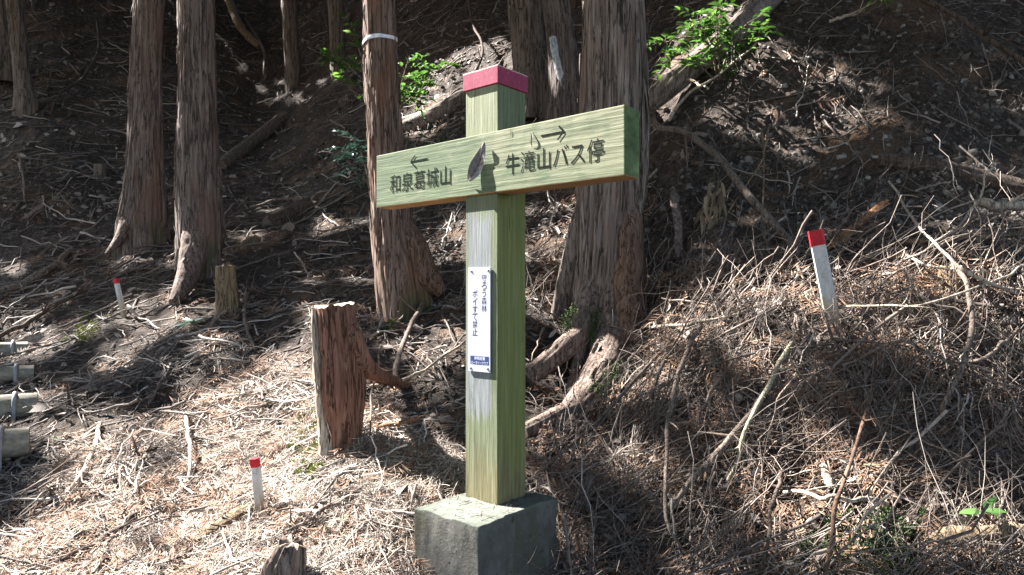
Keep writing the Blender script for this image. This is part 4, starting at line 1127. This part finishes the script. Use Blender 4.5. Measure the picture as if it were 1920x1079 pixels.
def seedling(label, cpx, cpy, n, L, W, mat, seed, lift=.05, elev=.3, squash=1.0):
    r = np.random.default_rng(seed); c = hit(cpx, cpy, lift); ground = hit(cpx + 3, cpy + 18, 0.0)
    o = empty('seedling', tuple(ground), label, 'seedling', 'glossy seedlings')
    g = Geo(); tubes(g, catmull(np.array([ground - np.array([0, 0, .03]), (ground + c) / 2 + np.array([.005, 0, 0]), c]), 10)[None], np.linspace(.003, .002, 10)[None], 6)
    g.build('stem', M['stick_dark'], o, tuple(ground))
    th = np.arange(n) / n * 2 * math.pi + r.uniform(0, 1)
    D = np.stack([np.cos(th), np.sin(th) * squash, elev + .2 * r.normal(size=n)], -1)
    g = Geo(); leaves(g, np.repeat(c[None], n, 0) + .004 * r.normal(size=(n, 3)), D, nrm(np.array([[0, -.5, 1.0]]) + .15 * r.normal(size=(n, 3))), L * r.uniform(.75, 1.15, n), np.full(n, W), .12, .25)
    LITPTS.append((np.repeat(c[None], 30, 0) + .05 * r.normal(size=(30, 3)), .9))
    g.build('foliage', mat, o, tuple(ground))
seedling('bluish glossy seedling on the litter below the small low stump', 362, 606, 8, .15, .045, M['leaf_blue'], 61, .1)
seedling('bluish little seedling at the foot of the pale root of the left pair', 345, 548, 7, .09, .035, M['leaf_blue'], 62, .05)
seedling('bright green seedling with long leaves at the bottom right', 1846, 962, 6, .085, .03, M['leaf_mid'], 63, .16, .1)
seedling('small pale green seedling beside the lowest log step', 104, 825, 5, .06, .022, M['leaf_mid'], 64, .04)

# withered leaf spray hanging on the smooth branch
hb = hit(1338, 318, .33); o = empty('withered_spray', tuple(hb), 'withered beige leaf spray hanging from the long smooth brown branch', 'dead leaves')
r = np.random.default_rng(5); B, D = [], []
g = Geo()
for pts in (((1340,318),(1330,350),(1318,385),(1312,405)), ((1340,318),(1342,370),(1338,420),(1336,465)), ((1340,318),(1352,345),(1350,380))):
    P = catmull(np.array([at(a, b, hb[1]) for a, b in pts]), 12)
    tubes(g, P[None], np.full((1, 12), .0016), 5)
    for i in range(3, 12):
        B.append(P[i]); D.append(nrm(np.array([r.normal() * .35, r.normal() * .35, -1])))
g.build('stem', M['decay'], o, tuple(hb))
g = Geo(); B = np.array(B); D = np.array(D); leaves(g, B, D, nrm(np.array([[0, -1.0, .2]]) + .6 * r.normal(size=B.shape)), r.uniform(.09, .15, len(B)), r.uniform(.024, .036, len(B)), .4, .0)
g.build('foliage', M['dryleaf'], o, tuple(hb)); LITPTS.append((B, .5))

# ------------------------------------------------------------------ forest litter (uncountable)
def inpoly(px, py, poly):
    poly = np.asarray(poly, float); r = np.zeros(px.shape, bool); j = len(poly) - 1
    for i in range(len(poly)):
        a, b = poly[i], poly[j]
        c = ((a[1] > py) != (b[1] > py)) & (px < (b[0] - a[0]) * (py - a[1]) / (b[1] - a[1] + 1e-12) + a[0])
        r ^= c; j = i
    return r

BRUSH = [(985,470),(1080,520),(1200,560),(1330,480),(1480,480),(1560,450),(2000,400),(2200,900),(2100,1150),(1050,1150),(1000,900)]
BANK = [(1215,200),(1450,-20),(1600,-140),(2300,-140),(2300,420),(1560,450),(1330,480),(1200,540)]
LITTER = [(0,1160),(0,930),(180,830),(420,720),(560,680),(640,760),(780,790),(880,880),(800,950),(790,1160)]
HOLES = [([(985,640),(1080,560),(1200,540),(1200,690),(1130,800),(1040,850),(985,840)], .22), (BANK, .12), ([(1440,950),(1560,925),(1740,935),(1770,1100),(1420,1100)], .1), ([(1780,925),(1930,925),(1930,1040),(1740,1040)], .35), ([(-300,-140),(940,-140),(940,120),(680,330),(400,400),(-300,420)], .85)]
BACK = HOLES[-1][0]
def sample(n, region=None, seed=0, clump=0.0, cs=55.):
    r = np.random.default_rng(seed); out = []
    while sum(map(len, out)) < n:
        m = n * 2
        px = r.uniform(-300, 2220, m); py = r.uniform(-130, 1230, m)
        ok = np.ones(m, bool)
        if region is not None: ok = inpoly(px, py, region)
        if clump: ok &= (vnoise(np.stack([px / cs, py / cs * 1.4, px * 0 + seed], -1), 41) > .12) | (r.random(m) < 1 - clump)
        if region is None: ok &= ~inpoly(px, py, BRUSH) | (r.random(m) < .6)
        if region is not BANK:
            for poly, kp in HOLES: ok &= ~inpoly(px, py, poly) | (r.random(m) < kp)
        out.append(np.stack([px, py], -1)[ok])
    S_ = np.concatenate(out)[:n]
    P = hit(S_[:, 0], S_[:, 1]); N_ = Hn(P[:, 0], P[:, 1])
    return S_, relief(P, N_), N_

def tang(n, r, N_, down=0.0):
    d = r.normal(size=(n, 3)); dz = np.array([0, 0, -1.0]) - N_ * -N_[:, 2:3]
    d = d - N_ * np.sum(d * N_, -1, keepdims=True)
    return nrm(nrm(d) + nrm(dz + 1e-6) * down)

def sticks(geo, n, region, lmin, lmax, rmin, rmax, lift, seed, down=0., curl=.25, K=6, sides=3, raise_=.06, bias=0.):
    r = np.random.default_rng(seed)
    S_, P, N_ = sample(n, region, seed=seed, clump=.68, cs=60.)
    far = np.clip(P[:, 1] / 3.2, .8, 2.6)
    d = tang(n, r, N_, down)
    if bias: d = nrm(d * np.sign(d @ np.array([-.55, -.3, -.8]))[:, None] + bias * np.array([-.55, -.3, -.8]) * r.random((n, 1)))
    ln = (lmin + (lmax - lmin) * r.random(n) ** 2.2) * far ** .6
    rad = (rmin + (rmax - rmin) * r.random(n) ** 2.5) * far ** .75
    u = np.linspace(-.5, .5, K)[None, :, None]
    tilt = N_ * r.normal(size=(n, 1)) * raise_
    curl = curl * r.random((n, 1)) ** 1.5; c = r.normal(size=(n, 3)) * curl; c2 = r.normal(size=(n, 3)) * curl * .35
    Q = P[:, None] + (N_ * (lift * r.random((n, 1)) ** 1.5))[:, None] + ln[:, None, None] * ((d + tilt)[:, None] * u + c[:, None] * (u ** 2 - .08) + c2[:, None] * (u ** 3) * 2)
    Q = Q + ln[:, None, None] * .012 * r.normal(size=Q.shape)
    R = rad[:, None] * np.linspace(1.15, .5, K)[None] * (1 + .15 * r.normal(size=(n, K)))
    tubes(geo, Q, np.maximum(R, .0006), sides)
    return Q, d, ln, rad

g = Geo()
sticks(g, 15000, None, .04, .3, .0009, .0035, .035, 1)
sticks(g, 5000, None, .12, .55, .0025, .0075, .05, 2, sides=5, K=8)
tag(g.build('twig_litter', M['twig']), 'dense litter of fallen dry twigs over the whole slope', 'twigs', kind='stuff')
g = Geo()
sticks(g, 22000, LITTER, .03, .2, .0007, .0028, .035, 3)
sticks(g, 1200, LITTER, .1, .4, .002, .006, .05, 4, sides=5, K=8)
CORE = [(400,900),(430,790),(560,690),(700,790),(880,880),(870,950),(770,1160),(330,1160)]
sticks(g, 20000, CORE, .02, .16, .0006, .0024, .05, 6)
tag(g.build('straw_litter', M['litter']), 'pale straw-like twigs, whitened for sun glare, in the sunny foreground on the left', 'twigs', kind='stuff')

def sprays(geo, n, region, seed, lmin=.15, lmax=.55, lift=.14, nb=5, down=.5, rad=(.0014, .004)):
    """Dead twigs with side shoots, standing loosely out of the ground."""
    r = np.random.default_rng(seed)
    S_, P, N_ = sample(n, region, seed=seed + 50)
    d = nrm(tang(n, r, N_, down) + N_ * r.uniform(-.05, .5, (n, 1)))
    ln = lmin + (lmax - lmin) * r.random(n) ** 1.6
    ra = rad[0] + (rad[1] - rad[0]) * r.random(n) ** 2
    K = 8; u = np.linspace(0, 1, K)[None, :, None]
    c = r.normal(size=(n, 3)) * .3; c[:, 2] -= .12
    O = P + N_ * (lift * r.random((n, 1)) ** 1.4)
    Q = O[:, None] + ln[:, None, None] * (d[:, None] * (u - .3) + c[:, None] * u ** 2 * .6) + ln[:, None, None] * .012 * r.normal(size=(n, K, 3))
    tubes(geo, Q, np.maximum(ra[:, None] * np.linspace(1.2, .35, K)[None], .0007), 4)
    for b in range(nb):
        i = r.integers(2, K - 1, n); st_ = Q[np.arange(n), i]
        e = nrm(d + r.normal(size=(n, 3)) * .75)
        l2 = ln * r.uniform(.15, .5, n); u2 = np.linspace(0, 1, 5)[None, :, None]; c = r.normal(size=(n, 3)) * .3
        Q2 = st_[:, None] + l2[:, None, None] * (e[:, None] * u2 + c[:, None] * u2 ** 2 * .5)
        tubes(geo, Q2, np.maximum(ra[:, None] * .55 * np.linspace(1, .4, 5)[None], .0006), 3)
g = Geo()
sprays(g, 950, BRUSH, 11, lift=.1)
sprays(g, 500, None, 12, lift=.06, lmax=.4)
sprays(g, 90, BANK, 13, lift=.1, lmax=.5, down=1.2)
sticks(g, 110, BRUSH, .25, .9, .003, .008, .14, 16, down=.3, bias=2., raise_=.2, K=10, sides=7, curl=.25)
sticks(g, 1900, BRUSH, .2, .85, .0012, .0048, .15, 14, down=.3, bias=1.6, raise_=.22, K=9, sides=4, curl=.18)
sticks(g, 1500, BRUSH, .3, 1.0, .0009, .0028, .17, 15, down=.3, bias=.8, raise_=.3, K=10, sides=3, curl=.3)
nb = 60
q0 = np.array([B0 + DL * u + DR * v + np.array([0, 0, 1.003]) for u, v in zip(rng.uniform(.02, .27, nb), rng.uniform(.02, .38, nb))])
an = rng.uniform(0, 6.28, nb); dd = np.stack([np.cos(an), np.sin(an), 0 * an], -1); uu = np.linspace(-.5, .5, 5)[None, :, None]
tubes(g, q0[:, None] + dd[:, None] * uu * rng.uniform(.015, .07, (nb, 1, 1)) + np.array([0, 0, .004]) * rng.random((nb, 5, 1)), np.full((nb, 5), .0011), 3)
tag(g.build('brush_pile', M['brush']), 'tangled pile of dead brush below the bank', 'brush', kind='stuff')

def fronds(geo, n, region, seed, lift=.05, sz=(.05, .14)):
    """Dry cedar fronds: a curved stem with short flat side sprays."""
    r = np.random.default_rng(seed); S_, P, N_ = sample(n, region, seed=seed + 70, clump=.85)
    d = tang(n, r, N_, .2); s = np.cross(N_, d); ln = r.uniform(sz[0], sz[1], n) * np.clip(P[:, 1] / 3, .9, 2) ** .5
    O = P + N_ * (.004 + lift * r.random((n, 1)) ** 2); roll = r.normal(size=(n, 1)) * .5
    s = nrm(s + N_ * roll); nn = np.cross(d, s)
    c = r.normal(size=(n, 1)) * .25
    K = 10
    for x in range(K):
        f = (x + .5) / K
        st_ = O + d * ln[:, None] * f + s * ln[:, None] * c * f * f + nn * ln[:, None] * .3 * (f - .5) ** 2
        for sg in (1, -1):
            e = nrm(d * .75 + s * sg * r.uniform(.5, 1, (n, 1)) + nn * .3 * r.normal(size=(n, 1)))
            l2 = (ln * (.58 - .35 * f) * r.uniform(.6, 1.1, n))[:, None]; w = (ln * .02)[:, None]; pw = np.cross(e, nn)
            V = np.stack([st_ - pw * w * .5, st_ + e * l2 * .5 - pw * w, st_ + e * l2, st_ + e * l2 * .5 + pw * w], 1)
            geo.add(V.reshape(-1, 3), (np.arange(n) * 4)[:, None] + np.arange(4)[None])
g = Geo()
fronds(g, 3200, None, 21); fronds(g, 1500, BRUSH, 22, .1, (.08, .2)); fronds(g, 1600, LITTER, 23)
tag(g.build('needle_litter', M['needle']), 'dry orange-brown cedar fronds scattered over the slope', 'needles', kind='stuff')

def flakes(geo, n, region, seed, a=(.008, .035), lift=.02):
    r = np.random.default_rng(seed); S_, P, N_ = sample(n, region, seed=seed + 90, clump=.6, cs=38.)
    far = np.clip(P[:, 1] / 3.2, .8, 2.4) ** .7
    d = tang(n, r, N_, .1); nn = nrm(N_ + .45 * r.normal(size=(n, 3))); s = nrm(np.cross(nn, d)); d = np.cross(s, nn)
    L = ((a[0] + (a[1] - a[0]) * r.random(n) ** 2) * far)[:, None]; W = L * r.uniform(.2, .7, (n, 1)); cv = r.normal(size=(n, 1)) * .3
    O = P + N_ * (.002 + lift * r.random((n, 1)) ** 2)
    V = np.stack([O - d * L - s * W * .4, O - d * L * .3 - s * W + nn * L * cv, O + d * L * .5 - s * W * .7 + nn * L * cv, O + d * L, O + d * L * .45 + s * W * .8 + nn * L * cv * .5, O - d * L * .4 + s * W + nn * L * cv * .5], 1)
    b = (np.arange(n) * 6)[:, None]
    geo.add(V.reshape(-1, 3), np.concatenate([b + np.array([0, 1, 2, 5]), b + np.array([5, 2, 3, 4])]))
g = Geo()
flakes(g, 11000, None, 31, (.004, .022)); flakes(g, 5000, BACK, 35, (.006, .03)); flakes(g, 1800, LITTER, 32, (.004, .018)); flakes(g, 3000, BRUSH, 33, (.008, .035), .1); flakes(g, 700, None, 34, (.02, .06), .03)
tag(g.build('leaf_litter', M['flake']), 'bark flakes and dead leaf scraps strewn on the slope', 'litter', kind='stuff')

ico_v = np.array([(0, 0, 1), (.894, 0, .447), (.276, .851, .447), (-.724, .526, .447), (-.724, -.526, .447), (.276, -.851, .447), (.724, .526, -.447), (-.276, .851, -.447), (-.894, 0, -.447), (-.276, -.851, -.447), (.724, -.526, -.447), (0, 0, -1)])
ico_t = np.array([(0,1,2),(0,2,3),(0,3,4),(0,4,5),(0,5,1),(1,6,2),(2,6,7),(2,7,3),(3,7,8),(3,8,4),(4,8,9),(4,9,5),(5,9,10),(5,10,1),(1,10,6),(6,11,7),(7,11,8),(8,11,9),(9,11,10),(10,11,6)])
def clods(geo, n, region, seed, a=(.005, .03)):
    r = np.random.default_rng(seed); S_, P, N_ = sample(n, region, seed=seed + 110)
    sz = (a[0] + (a[1] - a[0]) * r.random(n) ** 3.5)
    V = P[:, None] + sz[:, None, None] * (ico_v[None] * (1 + .3 * r.normal(size=(n, 12, 1))) * r.uniform(.55, 1.2, (n, 1, 3)))
    geo.add(V.reshape(-1, 3), None, ((np.arange(n) * 12)[:, None, None] + ico_t[None]).reshape(-1, 3))
g = Geo(); clods(g, 6500, BANK, 41, (.003, .028)); clods(g, 5000, None, 42, (.004, .022))
tag(g.build('soil_clods', M['clod']), 'crumbs of soil and small stones on the eroded bank', 'stones', kind='stuff')
g = Geo()
r = np.random.default_rng(77)
sticks(g, 900, BANK, .06, .5, .0008, .003, .06, 43, down=1.5, raise_=.15, K=8, curl=.4)
tag(g.build('hanging_roots', M['twig']), 'fine roots and stems dangling from the eroded dark bank', 'roots', kind='stuff')

def mosspatch(geo, poly, n, seed, lift=.0, size=.011):
    r = np.random.default_rng(seed); poly = np.asarray(poly, float)
    px = r.uniform(poly[:, 0].min(), poly[:, 0].max(), n * 3); py = r.uniform(poly[:, 1].min(), poly[:, 1].max(), n * 3)
    ok = inpoly(px, py, poly) & (vnoise(np.stack([px / 14, py / 14, px * 0], -1), seed) > -.15)
    px, py = px[ok][:n], py[ok][:n]; n = len(px)
    P0_ = hit(px, py, 0); N_ = Hn(P0_[:, 0], P0_[:, 1]); P = relief(P0_, N_) + N_ * .004 + (at(px, py, hitY(px, py) - lift) - P0_)
    D = nrm(N_ + .8 * r.normal(size=(n, 3)))
    leaves(geo, P, D, nrm(r.normal(size=(n, 3))), size * r.uniform(.6, 1.5, n) * np.clip(P[:, 1] / 3, .8, 2), size * .4 * r.uniform(.6, 1.4, n) * np.clip(P[:, 1] / 3, .8, 2), .2, .1)
g = Geo()
mosspatch(g, [(110,655),(150,600),(195,575),(215,590),(180,640),(140,665)], 900, 1, .01)
mosspatch(g, [(548,790),(570,755),(598,760),(612,830),(606,900),(570,920),(540,840)], 2600, 2, .06, .014)
mosspatch(g, [(690,630),(720,600),(748,605),(740,625),(705,640)], 500, 3, .02)
tag(g.build('moss', M['moss']), 'yellow-green moss cushions on the left slope', 'moss', kind='stuff')
g = Geo()
mosspatch(g, [(1500,1090),(1500,1010),(1560,960),(1660,945),(1740,960),(1700,1010),(1720,1090)], 9000, 4, .07, .013)
mosspatch(g, [(1560,780),(1760,740),(1780,930),(1700,940)], 700, 5, .0, .01)
tag(g.build('bank_moss', M['moss_dark']), 'dull green moss on the cut bank at bottom right', 'moss', kind='stuff')
# moss on the big root of the thickest tree: a part of that tree
g = Geo(); r = np.random.default_rng(8)
def rootmoss(pts, n, spread, size=.012):
    P = catmull(np.array([at(*p) for p in pts]), 50)[r.integers(0, 50, n)] + r.normal(size=(n, 3)) * np.array([spread, spread * .4, spread])
    leaves(g, P, nrm(r.normal(size=(n, 3)) + np.array([0, -.8, .4])), nrm(r.normal(size=(n, 3))), size * r.uniform(.6, 1.5, n), size * .45 * r.uniform(.6, 1.4, n), .2, .1)
rootmoss([(1160,690,3.66),(1140,715,3.55),(1112,745,3.42)], 1300, .028)
rootmoss([(1120,580,3.92),(1112,620,3.88),(1116,648,3.85)], 500, .016)
rootmoss([(1078,575,3.9),(1064,600,3.86),(1062,622,3.85)], 500, .016)
g.build('moss_patch', M['moss_dark'], tF, tuple(at(1140, 715, 3.55)))

# ------------------------------------------------------------------ unseen canopy added to shade the slope, gaps shaped for the sun patches
UU = nrm(np.array([SUN[1], -SUN[0], 0])); VV = np.cross(SUN, UU)
LIT = [   # photo areas reached by the sun: polygon, share that is lit
 ([(400,900),(430,780),(545,690),(590,560),(640,560),(650,780),(700,800),(790,820),(880,880),(870,935),(770,950),(770,1160),(300,1160),(330,1000)], .97),
 ([(180,890),(330,800),(430,725),(400,900),(330,1000),(300,1160),(60,1160),(-60,1040),(-60,990),(70,960)], .5),
 ([(100,830),(250,700),(420,640),(560,600),(590,690),(430,740),(250,860),(150,890)], .2),
 ([(-300,1160),(-300,940),(60,960),(70,1160)], .35),
 ([(200,760),(120,640),(230,560),(420,560),(560,560),(560,640),(400,700)], .12),
 ([(-200,640),(0,610),(90,612),(120,650),(80,670),(-200,680)], .8),
 ([(-200,740),(70,720),(150,780),(120,830),(-200,830)], .3),
 ([(0,430),(200,470),(420,480),(560,480),(560,560),(230,570),(0,560)], .16),
 ([(790,160),(850,100),(945,70),(980,110),(960,170),(880,190),(800,260),(740,250)], .75),
 ([(420,400),(680,350),(690,560),(560,600),(450,500)], .1),
 ([(810,540),(850,420),(872,400),(872,620),(790,760),(700,740)], .45),
 ([(985,420),(1080,400),(1085,520),(1010,620),(985,640)], .55),
 ([(1180,640),(1300,560),(1480,500),(1560,460),(1600,620),(1380,700),(1200,740)], .17),
 ([(1540,475),(1700,430),(2050,385),(2100,560),(1800,580),(1580,560)], .65),
 ([(1200,740),(1400,700),(1580,600),(1800,620),(2100,600),(2100,900),(1850,900),(1700,860),(1450,930),(1200,900)], .1),
 ([(985,860),(1180,720),(1250,900),(1300,1160),(1050,1160)], .06),
 ([(1300,920),(1800,900),(1800,1160),(1300,1160)], .13),
 ([(1480,960),(1700,950),(1720,1090),(1480,1090)], .4),
 ([(1440,900),(1680,900),(1680,960),(1440,950)], .75),
 ([(1240,120),(1320,0),(1450,0),(1440,120),(1330,170),(1260,240),(1220,240)], .7),
 ([(1240,200),(1500,100),(1700,200),(1560,420),(1330,470),(1240,400)], .02),
 ([(0,0),(680,0),(690,400),(0,430)], .0),
]
CELL = .035
U0, V0, NU, NV = -22., -22., 1260, 1260
vs = GPd[::1].reshape(-1, 3)
px_, py_ = proj(vs)
dens = np.zeros(len(vs))
for poly, d in LIT:
    m = inpoly(px_, py_, poly); dens[m] = np.maximum(dens[m], d)
def uv(P): return ((P @ UU - U0) / CELL).astype(int), ((P @ VV - V0) / CELL).astype(int)
def uvnoise(P):
    q = np.stack([P @ UU, P @ VV, 0 * P[..., 0]], -1)
    f = .6 * vnoise(q / .15, 71) + .4 * vnoise(q / .36, 72) + .35 * vnoise(q / .085, 73)
    return f
ref = np.sort(uvnoise(rng.uniform(-8, 8, (40000, 3))))
def rank(f): return np.searchsorted(ref, f) / len(ref)
lit = np.zeros((NU, NV), bool); shade = np.zeros((NU, NV), bool)
fr = (px_ > -450) & (px_ < 2350) & (py_ > -160) & (py_ < 1300) & (vs[:, 1] > 1.5)
on = (rank(uvnoise(vs)) < dens) & fr
iu, iv = uv(vs)
okc = (iu >= 0) & (iu < NU) & (iv >= 0) & (iv < NV)
lit[iu[on & okc], iv[on & okc]] = True
lit2 = np.zeros_like(lit)
shade[iu[fr & okc], iv[fr & okc]] = True
for P, share in LITPTS:
    P = np.asarray(P).reshape(-1, 3)
    x, y = proj(P); m = (P[:, 1] > 1) & (x > -100) & (x < 2020) & (y > -60) & (y < 1140)
    P = P[m]
    if not len(P): continue
    a, b = uv(P); on2 = rank(uvnoise(P)) < share
    (lit2 if share >= 1 else lit)[a[on2], b[on2]] = True; shade[a, b] = True
def dil(m, n):
    for _ in range(n):
        k2 = m.copy(); k2[1:] |= m[:-1]; k2[:-1] |= m[1:]; k2[:, 1:] |= m[:, :-1]; k2[:, :-1] |= m[:, 1:]; m = k2
    return m
lit = lit | dil(lit2, 1); shade = dil(shade, 6)
cov = {n: dil(lit, n) for n in (1, 3, 6)}
CE = []; CR = []
for (nn_, rad, dl_) in ((9000, .19, 6), (22000, .1, 3), (75000, .045, 1)):
    free = np.argwhere(shade & ~cov[dl_])
    if dl_ < 6: free = np.concatenate([free, np.argwhere(shade & ~cov[dl_] & dil(cov[dl_], 6))] * 2)
    pick = free[rng.integers(0, len(free), nn_)] + rng.random((nn_, 2))
    U = U0 + pick[:, 0] * CELL; V = V0 + pick[:, 1] * CELL
    Ph = UU[None] * U[:, None] + VV[None] * V[:, None]
    # height: at least 6.5 m over the place whose light it takes away
    zc = rng.uniform(9.5, 15, nn_)
    t = (zc - Ph[:, 2]) / SUN[2]
    pos = Ph + SUN[None] * t[:, None]
    hh = H(pos[:, 0], np.maximum(pos[:, 1], 1.0))
    t = t + np.maximum(0, hh + 5 - pos[:, 2]) / SUN[2] * .9
    CE.append(Ph + SUN[None] * t[:, None]); CR.append(np.full(nn_, rad) * rng.uniform(.7, 1.2, nn_))
# unseen leaves added overhead to dim the sky light, wherever they do not stand in the way of a sunlit patch
ext = np.stack([rng.uniform(-15, 13, 45000), rng.uniform(-9, 24, 45000), rng.uniform(7, 14, 45000)], -1)
ext[:, 2] += np.maximum(0, H(ext[:, 0], ext[:, 1]) - 2)
a, b = uv(ext); okx = (a > 0) & (a < NU) & (b > 0) & (b < NV)
okx &= ~cov[6][np.clip(a, 0, NU - 1), np.clip(b, 0, NV - 1)]
ex, ey = proj(ext); okx &= (ey < -120) | (np.abs(ex - 960) > 1300)
CE.append(ext[okx]); CR.append(rng.uniform(.15, .3, okx.sum()))
CE = np.concatenate(CE); CR = np.concatenate(CR)
sx, sy = proj(CE); vis = (sx > -60) & (sx < 1980) & (sy > -30) & (CE[:, 1] > .5)
CE, CR = CE[~vis], CR[~vis]
def clump(geo, C, R, seed):
    """Leaf sprays: small ragged hexagons tilted every way but mostly facing the light."""
    r = np.random.default_rng(seed); n = len(C)
    nn = nrm(SUN[None] + .5 * r.normal(size=(n, 3))); s = nrm(np.cross(nn, r.normal(size=(n, 3)))); d = np.cross(s, nn)
    th = np.arange(6) / 6 * 2 * math.pi
    V = C[:, None] + R[:, None, None] * r.uniform(.6, 1.15, (n, 6, 1)) * (np.cos(th)[None, :, None] * s[:, None] + np.sin(th)[None, :, None] * d[:, None])
    b = (np.arange(n) * 6)[:, None]
    geo.add(V.reshape(-1, 3), np.concatenate([b + np.array([0, 1, 2, 3]), b + np.array([0, 3, 4, 5])]))
own = np.full(len(CE), -1)
best = np.full(len(CE), 2.2)
for n, (rt, top, b0) in enumerate(TREES):
    d = np.hypot(CE[:, 0] - top[0], CE[:, 1] - top[1]); m = (d < best) & (CE[:, 2] > b0[2] + 4.5)
    own[m] = n; best[m] = d[m]
for n, (rt, top, b0) in enumerate(TREES):
    m = own == n
    if m.sum() > 5:
        g = Geo(); clump(g, CE[m], CR[m], n); g.build('crown', M['canopy'], rt, b0)  # unseen crowns, made of leaves placed by the same sun mask
g = Geo(); clump(g, CE[own < 0], CR[own < 0], 99)
tag(g.build('shading_canopy', M['canopy']), 'unseen leaf canopy, added and shaped to shade the slope in patches', 'canopy', kind='stuff')
